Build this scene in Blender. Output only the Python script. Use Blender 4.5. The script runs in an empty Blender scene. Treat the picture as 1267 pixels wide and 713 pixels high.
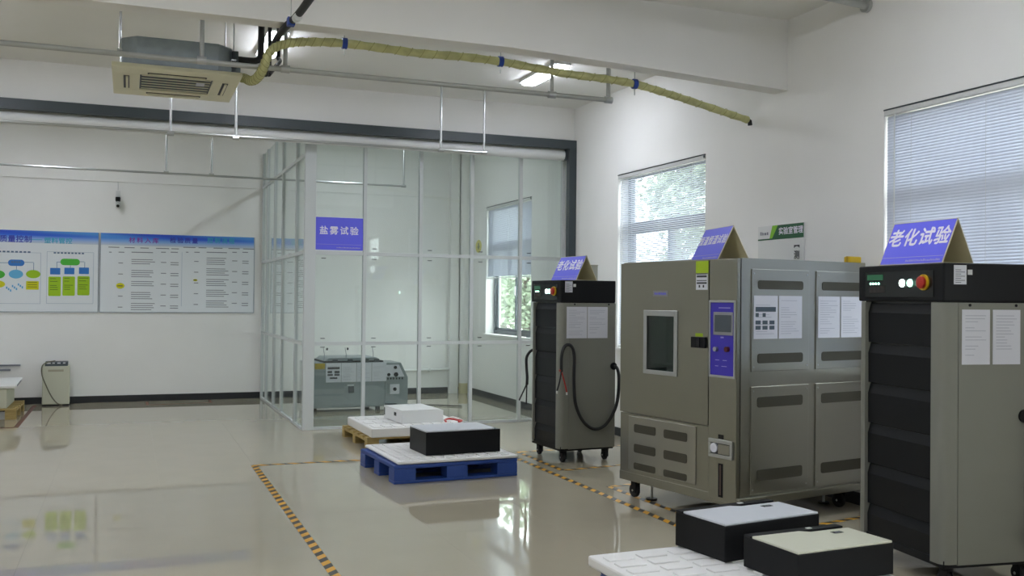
import bpy, math, random
from mathutils import Vector, Matrix
random.seed(7)
S = bpy.context.scene
COL = S.collection
R = math.radians

# ------------------------------------------------------------------ camera, world, exposure
FPX, YAW, PITCH, ROLL = 1205.8, 0.37473, 0.01107, 0.00982
cd = bpy.data.cameras.new('camera'); cam = bpy.data.objects.new('camera', cd); COL.objects.link(cam)
fw = Vector((math.sin(YAW) * math.cos(PITCH), math.cos(YAW) * math.cos(PITCH), math.sin(PITCH)))
rt = Vector((math.cos(YAW), -math.sin(YAW), 0)); up = rt.cross(fw)
rr = rt * math.cos(ROLL) + up * math.sin(ROLL); uu = up * math.cos(ROLL) - rt * math.sin(ROLL)
cam.matrix_world = Matrix(((rr.x, uu.x, -fw.x, 0), (rr.y, uu.y, -fw.y, 0), (rr.z, uu.z, -fw.z, 1.5), (0, 0, 0, 1)))
cd.sensor_width = 36; cd.lens = FPX / 1267 * 36; cd.clip_start = 0.05; cd.clip_end = 300
S.camera = cam
wd = bpy.data.worlds.new('overcast_sky'); S.world = wd; wd.use_nodes = True
bg = wd.node_tree.nodes['Background']; bg.inputs[0].default_value = (0.94, 0.965, 1.0, 1); bg.inputs[1].default_value = 4.6
LAMP = 24.0                    # radiance of the ceiling battens
S.view_settings.view_transform = 'Standard'; S.view_settings.look = 'None'
S.view_settings.exposure = 1.12; S.view_settings.gamma = 1; S.view_settings.use_curve_mapping = False
S.cycles.use_denoising = True
S.cycles.max_bounces = 10; S.cycles.diffuse_bounces = 5; S.cycles.glossy_bounces = 5; S.cycles.transparent_max_bounces = 24
S.cycles.sample_clamp_indirect = 6; S.cycles.caustics_reflective = False; S.cycles.caustics_refractive = False

XW, YB, ZC = 5.05, 14.75, 3.83       # right wall, back wall, ceiling
WIN = [(12.14, 13.92), (7.88, 9.645), (3.77, 5.546), (-0.45, 1.33)]
WZ0, WZ1 = 0.968, 2.89
for y0, y1 in WIN:                   # portals guide daylight sampling through the window openings
    L = bpy.data.lights.new('window_portal', 'AREA'); L.shape = 'RECTANGLE'; L.size = WZ1 - WZ0; L.size_y = y1 - y0
    L.cycles.is_portal = True
    o = bpy.data.objects.new('window_portal', L); COL.objects.link(o)
    o.location = (XW + 0.26, (y0 + y1) / 2, (WZ0 + WZ1) / 2); o.rotation_euler = (0, R(90), 0)

# ------------------------------------------------------------------ materials
def lin(h):
    h = h.lstrip('#'); c = [int(h[i:i + 2], 16) / 255 for i in (0, 2, 4)]
    return tuple(x / 12.92 if x <= .04045 else ((x + .055) / 1.055) ** 2.4 for x in c) + (1,)
MATS = {}
def mat(name, col, rough=.5, metal=0, spec=.5, noise=0, nscale=8, bump=0, bscale=60, coat=0, emit=None, estr=0, stretch=(1, 1, 1), rvar=0):
    if name in MATS: return MATS[name]
    m = bpy.data.materials.new(name); m.use_nodes = True; t = m.node_tree; b = t.nodes['Principled BSDF']
    c = lin(col) if isinstance(col, str) else tuple(col) + (1,)
    b.inputs['Base Color'].default_value = c; b.inputs['Roughness'].default_value = rough
    b.inputs['Metallic'].default_value = metal; b.inputs['Specular IOR Level'].default_value = spec
    b.inputs['Coat Weight'].default_value = coat; b.inputs['Coat Roughness'].default_value = .05
    if emit: b.inputs['Emission Color'].default_value = lin(emit); b.inputs['Emission Strength'].default_value = estr
    def coords():
        tc = t.nodes.new('ShaderNodeTexCoord'); mp = t.nodes.new('ShaderNodeMapping'); mp.inputs['Scale'].default_value = stretch
        t.links.new(tc.outputs['Object'], mp.inputs['Vector']); return mp.outputs['Vector']
    if noise or rvar:
        n = t.nodes.new('ShaderNodeTexNoise'); n.inputs['Scale'].default_value = nscale; n.inputs['Detail'].default_value = 4
        t.links.new(coords(), n.inputs['Vector'])
        if noise:
            r = t.nodes.new('ShaderNodeMapRange'); r.inputs['From Min'].default_value = .3; r.inputs['From Max'].default_value = .7
            r.inputs['To Min'].default_value = 1 - noise; r.inputs['To Max'].default_value = 1 + noise
            t.links.new(n.outputs['Fac'], r.inputs['Value'])
            x = t.nodes.new('ShaderNodeMix'); x.data_type = 'RGBA'; x.blend_type = 'MULTIPLY'; x.inputs[0].default_value = 1
            x.inputs[6].default_value = c; t.links.new(r.outputs[0], x.inputs[7]); t.links.new(x.outputs[2], b.inputs['Base Color'])
        if rvar:
            r = t.nodes.new('ShaderNodeMapRange'); r.inputs['From Min'].default_value = .3; r.inputs['From Max'].default_value = .7
            r.inputs['To Min'].default_value = max(.02, rough - rvar); r.inputs['To Max'].default_value = rough + rvar
            t.links.new(n.outputs['Fac'], r.inputs['Value']); t.links.new(r.outputs[0], b.inputs['Roughness'])
    if bump:
        n = t.nodes.new('ShaderNodeTexNoise'); n.inputs['Scale'].default_value = bscale; t.links.new(coords(), n.inputs['Vector'])
        bp = t.nodes.new('ShaderNodeBump'); bp.inputs['Strength'].default_value = bump; bp.inputs['Distance'].default_value = .01
        t.links.new(n.outputs['Fac'], bp.inputs['Height']); t.links.new(bp.outputs['Normal'], b.inputs['Normal'])
    MATS[name] = m; return m
def glass(name, tint, ior=1.45, haze=0.0, rough=.02):
    if name in MATS: return MATS[name]
    m = bpy.data.materials.new(name); m.use_nodes = True; t = m.node_tree; t.nodes.clear()
    o = t.nodes.new('ShaderNodeOutputMaterial'); tr = t.nodes.new('ShaderNodeBsdfTransparent'); tr.inputs[0].default_value = tint + (1,)
    g = t.nodes.new('ShaderNodeBsdfGlossy'); g.inputs['Roughness'].default_value = rough; g.inputs[0].default_value = (.95, .97, .97, 1)
    f = t.nodes.new('ShaderNodeFresnel'); ge = t.nodes.new('ShaderNodeNewGeometry'); mi = t.nodes.new('ShaderNodeMapRange')
    mi.inputs['To Min'].default_value = ior; mi.inputs['To Max'].default_value = 1 / ior   # thin sheet: no total reflection on the way out
    t.links.new(ge.outputs['Backfacing'], mi.inputs['Value']); t.links.new(mi.outputs[0], f.inputs[0])
    x = t.nodes.new('ShaderNodeMixShader'); t.links.new(f.outputs[0], x.inputs[0]); t.links.new(tr.outputs[0], x.inputs[1]); t.links.new(g.outputs[0], x.inputs[2])
    last = x.outputs[0]
    if haze:
        d = t.nodes.new('ShaderNodeBsdfDiffuse'); d.inputs[0].default_value = (.8, .85, .84, 1)
        y = t.nodes.new('ShaderNodeMixShader'); y.inputs[0].default_value = haze
        t.links.new(last, y.inputs[1]); t.links.new(d.outputs[0], y.inputs[2]); last = y.outputs[0]
    t.links.new(last, o.inputs[0]); MATS[name] = m; return m
def hazard(name, ca, cb, period):
    m = bpy.data.materials.new(name); m.use_nodes = True; t = m.node_tree; b = t.nodes['Principled BSDF']
    tc = t.nodes.new('ShaderNodeTexCoord'); sx = t.nodes.new('ShaderNodeSeparateXYZ'); t.links.new(tc.outputs['Object'], sx.inputs[0])
    a = t.nodes.new('ShaderNodeMath'); a.operation = 'ADD'; t.links.new(sx.outputs[0], a.inputs[0]); t.links.new(sx.outputs[1], a.inputs[1])
    d = t.nodes.new('ShaderNodeMath'); d.operation = 'DIVIDE'; d.inputs[1].default_value = period; t.links.new(a.outputs[0], d.inputs[0])
    f = t.nodes.new('ShaderNodeMath'); f.operation = 'FRACT'; t.links.new(d.outputs[0], f.inputs[0])
    g = t.nodes.new('ShaderNodeMath'); g.operation = 'GREATER_THAN'; g.inputs[1].default_value = .5; t.links.new(f.outputs[0], g.inputs[0])
    x = t.nodes.new('ShaderNodeMix'); x.data_type = 'RGBA'; x.inputs[6].default_value = lin(ca); x.inputs[7].default_value = lin(cb)
    t.links.new(g.outputs[0], x.inputs[0]); t.links.new(x.outputs[2], b.inputs['Base Color']); b.inputs['Roughness'].default_value = .45
    MATS[name] = m; return m
def banner(name):
    # printed blue banner: deep blue top fading to white below, with pale swooshes (object space, z = 0 at the lower edge)
    m = bpy.data.materials.new(name); m.use_nodes = True; t = m.node_tree; b = t.nodes['Principled BSDF']; b.inputs['Roughness'].default_value = .4
    tc = t.nodes.new('ShaderNodeTexCoord'); sx = t.nodes.new('ShaderNodeSeparateXYZ'); t.links.new(tc.outputs['Object'], sx.inputs[0])
    r = t.nodes.new('ShaderNodeValToRGB'); mr = t.nodes.new('ShaderNodeMapRange'); mr.inputs['From Max'].default_value = .17
    t.links.new(sx.outputs[2], mr.inputs['Value']); t.links.new(mr.outputs[0], r.inputs[0])
    e = r.color_ramp.elements; e[0].position = 0; e[0].color = lin('#cfd6de'); e[1].position = 1; e[1].color = lin('#2a48c8')
    q = e.new(.35); q.color = lin('#8fb2e8'); q = e.new(.62); q.color = lin('#2f66dc')
    w = t.nodes.new('ShaderNodeTexWave'); w.inputs['Scale'].default_value = .55; w.inputs['Distortion'].default_value = 2.2; w.bands_direction = 'DIAGONAL'
    mp = t.nodes.new('ShaderNodeMapping'); mp.inputs['Scale'].default_value = (.5, 1, 5); t.links.new(tc.outputs['Object'], mp.inputs[0]); t.links.new(mp.outputs[0], w.inputs[0])
    x = t.nodes.new('ShaderNodeMix'); x.data_type = 'RGBA'; x.inputs[7].default_value = lin('#6cc4ee')
    k = t.nodes.new('ShaderNodeMath'); k.operation = 'MULTIPLY'; k.inputs[1].default_value = .55; t.links.new(w.outputs['Fac'], k.inputs[0])
    k2 = t.nodes.new('ShaderNodeMath'); k2.operation = 'MULTIPLY'; t.links.new(k.outputs[0], k2.inputs[0]); t.links.new(mr.outputs[0], k2.inputs[1])
    t.links.new(k2.outputs[0], x.inputs[0]); t.links.new(r.outputs[0], x.inputs[6]); t.links.new(x.outputs[2], b.inputs['Base Color'])
    MATS[name] = m; return m

M_wall = mat('wall_paint', '#efefec', .75, noise=.02, nscale=1.5, bump=.05, bscale=90)
M_ceil = mat('ceiling_paint', '#efefea', .8, noise=.02, nscale=1.2)
M_tile = mat('cream_polished_tile', '#aea692', .03, spec=.6, noise=.02, nscale=3)
M_grout = mat('tile_grout', '#8f8878', .6)
M_skirt = mat('dark_skirting', '#23262a', .35)
M_frame = mat('window_aluminium', '#4b5358', .4, metal=.3)
M_slat = mat('blind_slat', '#cdd2dc', .45)
t_ = M_slat.node_tree; tl_ = t_.nodes.new('ShaderNodeBsdfTranslucent'); tl_.inputs[0].default_value = lin('#c9d0de')
mx_ = t_.nodes.new('ShaderNodeMixShader'); mx_.inputs[0].default_value = .16       # thin plastic slats let some daylight through
t_.links.new(t_.nodes['Principled BSDF'].outputs[0], mx_.inputs[1]); t_.links.new(tl_.outputs[0], mx_.inputs[2]); t_.links.new(mx_.outputs[0], t_.nodes['Material Output'].inputs[0])
M_rail = mat('blind_headrail', '#cfd1d0', .4)
M_white = mat('white_plastic', '#dfe1df', .45)
M_foam = mat('white_foam', '#e6e6e4', .85, bump=.15, bscale=120)
M_cream = mat('cream_enamel', '#e4e1c6', .5)
M_cab = mat('cream_cabinet', '#c6c7b4', .5)
M_steel = mat('brushed_steel', '#97968a', .28, metal=1, noise=.015, nscale=.8)
M_steelp = mat('brushed_steel_panel', '#a5a49a', .28, metal=1, noise=.015, nscale=.8)
M_vent = mat('perforated_steel', '#57554b', .5, metal=.8)
M_galv = mat('galvanised_sheet', '#98a2a6', .5, metal=.25, noise=.12, nscale=9)
M_zinc = mat('zinc_conduit', '#b9bcbb', .3, metal=.85)
M_grey = mat('rack_grey_enamel', '#82837a', .5, noise=.02, nscale=4)
M_black = mat('black_enamel', '#0e1013', .45, spec=.25)
M_black2 = mat('black_gloss_panel', '#0c0e10', .25)
M_rubber = mat('black_rubber', '#17181a', .55)
M_dark = mat('dark_grey_steel', '#3d464a', .45)
M_blue = mat('blue_plastic', '#26468e', .45, noise=.05)
M_wood = mat('pine_wood', '#a58f58', .7, noise=.2, nscale=6, stretch=(1, 8, 8))
M_purple = mat('violet_print', '#6568ea', .45)
M_sheet = mat('cream_card', '#d6cfb0', .7)
M_paper = mat('white_paper', '#d9dbe4', .6)
M_ink = mat('grey_ink', '#7f828a', .6)
M_ink2 = mat('dark_ink', '#3c4046', .6)
M_lets = mat('white_lettering', '#eceaf6', .5)
M_pale = mat('pale_violet_print', '#a9a6dc', .5)
M_lime = mat('lime_print', '#a4c21e', .5)
M_yel = mat('yellow_plastic', '#d8b422', .45)
M_red = mat('red_plastic', '#b02a22', .4)
M_ledg = mat('green_pilot_light', '#1c3a30', .3, emit='#a8ffd8', estr=3.5)
M_ledw = mat('white_pilot_light', '#c0fff0', .3, emit='#dcfff4', estr=8)
M_lcd = mat('green_display', '#1e4a34', .3, emit='#1f5a3a', estr=.25)
M_lamp = mat('lamp_diffuser', '#ffffff', .4, emit='#eff3ff', estr=LAMP)
M_hose = mat('yellow_insulation', '#c4c38c', .75, noise=.15, nscale=14, bump=.3, bscale=30)
M_clampb = mat('blue_clamp', '#22439a', .4)
M_post = mat('white_aluminium', '#c9cecd', .4)
M_pane = glass('partition_glass', (.93, .965, .955), haze=.03)
M_wpane = glass('window_glass', (.95, .98, .97))
M_dpane = glass('tinted_glass', (.62, .72, .68), ior=1.5)
M_bark = mat('bark', '#5a4a3a', .9, noise=.2)
M_leaf = mat('tree_leaf', '#86947a', .6, noise=.3, nscale=2)
M_ground = mat('outdoor_paving', '#a8a69c', .9, noise=.1)
M_haz = hazard('hazard_tape', '#d9a024', '#22211e', .14)
M_haz2 = hazard('faded_hazard_tape', '#8a7a52', '#3a3630', .14)
M_brown = mat('brown_tape', '#6a4334', .5)
M_cfoot = mat('yellowed_paint', '#cfc79c', .6)

# ------------------------------------------------------------------ mesh helpers
class MB:
    def __init__(s): s.v = []; s.f = []
    def box(s, x0, x1, y0, y1, z0, z1):
        n = len(s.v); s.v += [(x, y, z) for z in (z0, z1) for y in (y0, y1) for x in (x0, x1)]
        s.f += [tuple(n + i for i in q) for q in ((0, 2, 3, 1), (4, 5, 7, 6), (0, 1, 5, 4), (2, 6, 7, 3), (0, 4, 6, 2), (1, 3, 7, 5))]; return s
    def bar(s, p, q, w, h):          # box beam from p to q (horizontal-ish), width w, height h
        p, q = Vector(p), Vector(q); d = (q - p).normalized(); u = d.cross(Vector((0, 0, 1))); u = Vector((1, 0, 0)) if u.length < 1e-4 else u.normalized()
        k = u.cross(d); n = len(s.v)
        for e in (p, q):
            for a, b in ((-1, -1), (1, -1), (1, 1), (-1, 1)): s.v.append(tuple(e + u * a * w / 2 + k * b * h / 2))
        s.f += [(n, n + 3, n + 2, n + 1), (n + 4, n + 5, n + 6, n + 7)] + [(n + i, n + (i + 1) % 4, n + 4 + (i + 1) % 4, n + 4 + i) for i in range(4)]; return s
    def tube(s, path, r, n=10, cap=True):
        path = [Vector(p) for p in path]; rs = r if isinstance(r, (list, tuple)) else [r] * len(path)
        base = len(s.v); prev = None
        for i, p in enumerate(path):
            d = (path[min(i + 1, len(path) - 1)] - path[max(i - 1, 0)]).normalized()
            if prev is None: a = Vector((0, 0, 1)) if abs(d.z) < .9 else Vector((1, 0, 0)); u = d.cross(a).normalized()
            else: u = (prev - d * prev.dot(d)).normalized()
            prev = u; w = d.cross(u)
            for k in range(n):
                t = 2 * math.pi * k / n; s.v.append(tuple(p + (u * math.cos(t) + w * math.sin(t)) * rs[i]))
        for i in range(len(path) - 1):
            for k in range(n):
                a = base + i * n + k; b = base + i * n + (k + 1) % n; s.f.append((a, b, b + n, a + n))
        if cap: s.f.append(tuple(base + k for k in range(n))[::-1]); s.f.append(tuple(base + (len(path) - 1) * n + k for k in range(n)))
        return s
    def cyl(s, p, q, r, n=16, r2=None): return s.tube([p, q], [r, r if r2 is None else r2], n)
    def prism(s, poly, axis, a, b):  # poly in the two other axes (cyclic order kept), extruded along axis
        n = len(s.v); m = len(poly)
        for t in (a, b):
            for (u, w) in poly: s.v.append({0: (t, u, w), 1: (u, t, w), 2: (u, w, t)}[axis])
        s.f += [tuple(n + i for i in range(m)), tuple(n + m + i for i in range(m))[::-1]]
        s.f += [(n + i, n + m + i, n + m + (i + 1) % m, n + (i + 1) % m) for i in range(m)]; return s
    def build(s, name, m, parent=None, bevel=0, smooth=False, fix=True):
        me = bpy.data.meshes.new(name); me.from_pydata(s.v, [], s.f)
        if fix:
            import bmesh
            b = bmesh.new(); b.from_mesh(me); bmesh.ops.recalc_face_normals(b, faces=b.faces); b.to_mesh(me); b.free()
        if smooth: me.shade_smooth(); me.set_sharp_from_angle(angle=R(38))
        me.materials.append(m); o = bpy.data.objects.new(name, me); COL.objects.link(o)
        if parent: o.parent = parent
        if bevel:
            k = o.modifiers.new('bevel', 'BEVEL'); k.width = bevel; k.segments = 2; k.limit_method = 'ANGLE'
        return o
def tag(o, label=None, cat=None, group=None, kind=None):
    for k, v in (('label', label), ('category', cat), ('group', group), ('kind', kind)):
        if v: o[k] = v
    return o
def thing(name, label, cat, loc=(0, 0, 0), rz=0, group=None):
    o = bpy.data.objects.new(name, None); COL.objects.link(o); o.location = loc; o.rotation_euler = (0, 0, rz); o.empty_display_size = .1
    return tag(o, label, cat, group)
def box(name, m, parent, *d, bevel=0): return MB().box(*d).build(name, m, parent, bevel)
def arc(cx, cy, r, a0, a1, n): return [(cx + r * math.cos(R(a0 + (a1 - a0) * i / n)), cy + r * math.sin(R(a0 + (a1 - a0) * i / n))) for i in range(n + 1)]
def rrect(x0, x1, y0, y1, r, n=4):
    return arc(x1 - r, y1 - r, r, 0, 90, n) + arc(x0 + r, y1 - r, r, 90, 180, n) + arc(x0 + r, y0 + r, r, 180, 270, n) + arc(x1 - r, y0 + r, r, 270, 360, n)
def smoothpath(pts, k=5):
    pts = [Vector(p) for p in pts]; out = []
    for i in range(len(pts) - 1):
        p0, p1, p2, p3 = pts[max(i - 1, 0)], pts[i], pts[i + 1], pts[min(i + 2, len(pts) - 1)]
        for j in range(k):
            t = j / k; out.append(.5 * ((2 * p1) + (p2 - p0) * t + (2 * p0 - 5 * p1 + 4 * p2 - p3) * t * t + (3 * p1 - p0 - 3 * p2 + p3) * t ** 3))
    return out + [pts[-1]]
def text(s, size, m, parent, origin, u, v, name='lettering', bold=.012, align='CENTER', sx=1.0, space=1.0):
    c = bpy.data.curves.new('type', 'FONT'); c.body = s; c.size = size; c.align_x = align; c.align_y = 'CENTER'; c.resolution_u = 2
    c.space_character = space
    t = bpy.data.objects.new('type', c); COL.objects.link(t)
    m0 = bpy.data.meshes.new_from_object(t.evaluated_get(bpy.context.evaluated_depsgraph_get()))
    bpy.data.objects.remove(t); bpy.data.curves.remove(c)
    u = Vector(u).normalized(); v = Vector(v).normalized(); og = Vector(origin); V = []; F = []
    nn = u.cross(v)
    for k_, (dx, dy) in enumerate(((-bold, 0), (bold, 0), (0, bold), (0, -bold))):      # heavier strokes: four slightly shifted copies of the glyphs
        k = len(V); V += [tuple(og + u * (w.co.x * sx + dx * size) + v * (w.co.y + dy * size) + nn * k_ * .00008) for w in m0.vertices]; F += [tuple(k + i for i in p.vertices) for p in m0.polygons]
    bpy.data.meshes.remove(m0); me = bpy.data.meshes.new(name); me.from_pydata(V, [], F)
    me.name = name; me.materials.clear(); me.materials.append(m)
    o = bpy.data.objects.new(name, me); COL.objects.link(o); o.parent = parent; return o
def print_lines(parent, m, origin, u, v, rows, name='fine_print', h=.006, eps=None):
    # rows: (x, y, length) short printed strokes lying on a sheet
    mb = MB(); u = Vector(u).normalized(); v = Vector(v).normalized(); og = Vector(origin)
    for (x, y, l, *hh) in rows:
        k = hh[0] if hh else h; n = len(mb.v)
        for a, b in ((0, 0), (l, 0), (l, k), (0, k)): mb.v.append(tuple(og + u * (x + a) + v * (y + b)))
        mb.f.append((n, n + 1, n + 2, n + 3))
    o = mb.build(name, m, parent, fix=False); o['kind'] = 'stuff'; return o

# ------------------------------------------------------------------ room shell
def struct(o): o['kind'] = 'structure'; return o
XL, YR = -7.0, -4.0
fl = struct(box('floor', M_grout, None, XL, XW, YR, YB, -.1, -.004))
T = .8
tm = MB().box(-T / 2 + .0003, T / 2 - .0003, -T / 2 + .0003, T / 2 - .0003, -.008, 0).build('tile', M_tile, fl)
first = True; rest = MB()
nx = int((XW - XL) / T) + 1; ny = int((YB - YR) / T) + 1
for i in range(nx):
    for j in range(ny):
        x1 = XW - i * T; y1 = YB - j * T; x0 = max(x1 - T, XL); y0 = max(y1 - T, YR)
        if x0 > -3.0 and y0 > 2.2 and x1 - x0 > T - .01:
            o = tm if first else tm.copy()
            if not first: COL.objects.link(o)
            first = False; o.location = ((x0 + x1) / 2, (y0 + y1) / 2, 0)
        else: rest.box(x0 + .0003, x1 - .0003, y0 + .0003, y1 - .0003, -.008, 0)
o = rest.build('outer_tiles', M_tile, fl); o['kind'] = 'stuff'
struct(box('ceiling', M_ceil, None, XL - .2, XW + .24, YR - .2, YB + .2, ZC, ZC + .15))
struct(box('wall_back', M_wall, None, XL - .2, XW + .24, YB, YB + .2, -.1, ZC))
struct(box('wall_left', M_wall, None, XL - .2, XL, YR - .2, YB, -.1, ZC))
struct(box('wall_rear', M_wall, None, XL, XW + .24, YR - .2, YR, -.1, ZC))
w = MB(); ys = [YR] + sorted(v for p in WIN for v in p) + [YB]
w.box(XW, XW + .24, YR, YB, -.1, WZ0).box(XW, XW + .24, YR, YB, WZ1, ZC)
for i in range(0, len(ys), 2): w.box(XW, XW + .24, ys[i], ys[i + 1], WZ0, WZ1)
struct(w.build('wall_right', M_wall))
struct(box('baseboard_back', M_skirt, None, XL, XW, YB - .012, YB, 0, .092))
struct(box('baseboard_right', M_skirt, None, XW - .012, XW, YR, YB - .012, 0, .092))
struct(box('trim_1', M_wall, None, XL, XW, YB - .025, YB, 3.085, 3.125))
# concrete beam close to the camera, dropping a little at its right end, and the deep header over the shutter
bm = MB(); bm.prism([(XL, 3.35), (2.6, 3.35), (3.6, 3.315), (XW, 3.247), (XW, ZC), (XL, ZC)], 1, 6.66, 6.83)
struct(bm.build('ceiling_beam', M_wall))
struct(box('ceiling_header', M_wall, None, XL, XW, 10.8, 11.0, 3.33, ZC))
struct(box('ceiling_beam_rear', M_wall, None, XL, XW, 2.4, 2.57, 3.35, ZC))

# windows and blinds
sash_pane = {}
def window(n, y0, y1):
    fx = XW + .13
    fr = MB(); a = .05
    fr.box(fx, fx + .06, y0, y0 + a, WZ0, WZ1).box(fx, fx + .06, y1 - a, y1, WZ0, WZ1).box(fx, fx + .06, y0 + a, y1 - a, WZ1 - a, WZ1).box(fx, fx + .06, y0 + a, y1 - a, WZ0, WZ0 + a)
    win = struct(fr.build('window_%d' % n, M_frame, None, .004))
    ym = (y0 + y1) / 2
    box('transom', M_frame, win, fx - .01, fx + .06, y0 + a, y1 - a, 2.27, 2.35, bevel=.004)
    box('pane', M_wpane, win, fx + .028, fx + .034, y0 + a, y1 - a, 2.35, WZ1 - a)
    for k, (c0, c1, dx) in enumerate(((y0 + a, ym + .03, 0), (ym - .03, y1 - a, .026))):
        s = MB(); b = .042; z0, z1 = WZ0 + a, 2.27; x0 = fx + .004 + dx
        s.box(x0, x0 + .024, c0, c0 + b, z0, z1).box(x0, x0 + .024, c1 - b, c1, z0, z1).box(x0, x0 + .024, c0 + b, c1 - b, z0, z0 + b).box(x0, x0 + .024, c0 + b, c1 - b, z1 - b, z1)
        sh = s.build('sash', M_frame, win)
        box('pane', M_wpane, sh, x0 + .01, x0 + .015, c0 + b, c1 - b, z0 + b, z1 - b)
        if k == 0: box('latch', M_zinc, sh, x0 - .018, x0, c1 - .034, c1 - .012, 1.55, 1.68)
    box('window_sill', M_wall, win, XW - .03, fx, y0 - .02, y1 + .02, WZ0 - .03, WZ0 + .002, bevel=.004)
    return win
def blind(y0, y1, zbot, tilt, label, mat_s=M_slat):
    t = thing('venetian_blind', label, 'blind', (XW + .024, (y0 + y1) / 2, WZ1 - .005), group='venetian blinds in the window openings')
    hw = (y1 - y0) / 2 - .004
    box('headrail', M_rail, t, -.03, .025, -hw, hw, -.045, -.008, bevel=.003)
    box('mounting_strip', M_frame, t, -.034, .03, -hw, hw, -.008, 0)
    box('mounting_bracket', M_frame, t, -.036, -.03, -hw, -hw + .02, -.035, -.012)
    zt = -.06; pitch = .0205; ztot = zbot - (WZ1 - .005); n = int((zt - ztot - .02) / pitch)
    d = .0125; c, s = math.cos(R(tilt)), math.sin(R(tilt)); prof = [(-d, .0), (-d * .35, .0016), (d * .35, .0016), (d, 0)]
    mb = MB(); pts = [(x * c - z * s, x * s + z * c) for x, z in prof]
    for yy in (-hw + .006, hw - .006):
        for x, z in pts: mb.v.append((x, yy, z))
    for i in range(3): mb.f.append((i, i + 1, i + 5, i + 4))
    sl = mb.build('slat', mat_s, t, fix=False)
    k_ = sl.modifiers.new('thickness', 'SOLIDIFY'); k_.thickness = .0004
    for i in range(n):
        o = sl if i == 0 else sl.copy()
        if i: COL.objects.link(o)
        o.location = (0, 0, zt - i * pitch)
    zb = zt - n * pitch - .005
    box('bottom_rail', M_rail, t, -.014, .014, -hw + .004, hw - .004, zb - .012, zb, bevel=.003)
    for yy in (-hw * .72, 0, hw * .72):
        for xx in (-.014, .014): MB().cyl((xx, yy, zb), (xx, yy, -.045), .0011, 6).build('ladder_cord', M_white, t)
    MB().cyl((-.025, hw - .1, -1.0), (-.025, hw - .1, -.045), .004, 8).build('tilt_wand', M_white, t)
    return t
for i, (y0, y1) in enumerate(WIN): window(i + 1, y0, y1)
blind(*WIN[0], 1.80, 74, 'half-raised venetian blind in the far window seen through the glass partition')
blind(*WIN[1], WZ0 + .01, 44, 'open-slatted venetian blind with a tree showing through, above the steel chamber')
blind(*WIN[2], WZ0 + .01, 66, 'lowered venetian blind with closed slats at the right edge, behind the black cabinet')

# ------------------------------------------------------------------ outdoors
struct(box('ground', M_ground, None, XW + .3, 60, -25, 45, -.5, -.3))
def tree(x, y, h, rad, n, label, low=.25):
    t = thing('tree', label, 'tree', (x, y, -.3), group='trees outside the windows')
    MB().tube([(0, 0, 0), (.05, .02, h * .4), (.0, .1, h * .8)], [.13, .09, .03], 8).build('trunk', M_bark, t, smooth=True)
    br = MB(); mb = MB(); cl = []
    for k in range(26):
        a = random.uniform(0, 6.28); q = random.uniform(.25, 1) * rad; z = h * random.uniform(low, 1)
        q *= 1.1 - .6 * abs(z / h - .6) / .4
        p = Vector((q * math.cos(a), q * math.sin(a), z)); cl.append(p)
        br.tube([(0.02, .03, max(h * .25, z - .7)), p * .6 + Vector((0, 0, z * .35)), p], [.03, .02, .008], 5)
    br.build('branches', M_bark, t, smooth=True)
    for k in range(n):
        c = random.choice(cl); d = Vector((random.gauss(0, 1), random.gauss(0, 1), random.gauss(0, .8))) * rad * .2
        p = c + d; a = Vector((random.uniform(-1, 1), random.uniform(-1, 1), random.uniform(-.6, .6))).normalized() * random.uniform(.06, .11)
        b = a.cross(Vector((random.uniform(-1, 1), random.uniform(-1, 1), random.uniform(-1, 1)))).normalized() * .04
        i = len(mb.v); mb.v += [tuple(p - a), tuple(p + b), tuple(p + a), tuple(p - b)]; mb.f.append((i, i + 1, i + 2, i + 3))
    o = mb.build('leaves', M_leaf, t, fix=False); o['kind'] = 'stuff'
tree(10.8, 28.2, 4.8, 2.4, 8000, 'leafy green tree outside the far window, left half')
tree(8.2, 20.0, 3.6, 1.5, 5500, 'leafy green tree outside the far window, right half')
tree(9.6, 15.9, 4.5, 1.15, 3600, 'tall tree outside, behind the open-slatted blind')

# ------------------------------------------------------------------ header shutter, glass partition
sh = thing('roller_shutter', 'rolled-up white shutter under a dark steel header across the bay', 'shutter', (0, 10.75, 0))
box('header_channel', M_dark, sh, XL + .02, XW - .001, -.02, .049, 3.325, 3.432, bevel=.003)
MB().cyl((XL + .05, .115, 3.262), (4.93, .115, 3.262), .066, 20).build('shutter_roll', M_white, sh, smooth=True)
gd = MB().box(4.955, XW - .001, -.02, .05, 0, 3.325).box(4.975, XW - .014, .05, .12, .0, 3.325)
gd.build('guide_channel', M_dark, sh, bevel=.003)
box('end_bracket', M_dark, sh, 4.93, 4.974, .05, .17, 3.2, 3.325)

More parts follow.
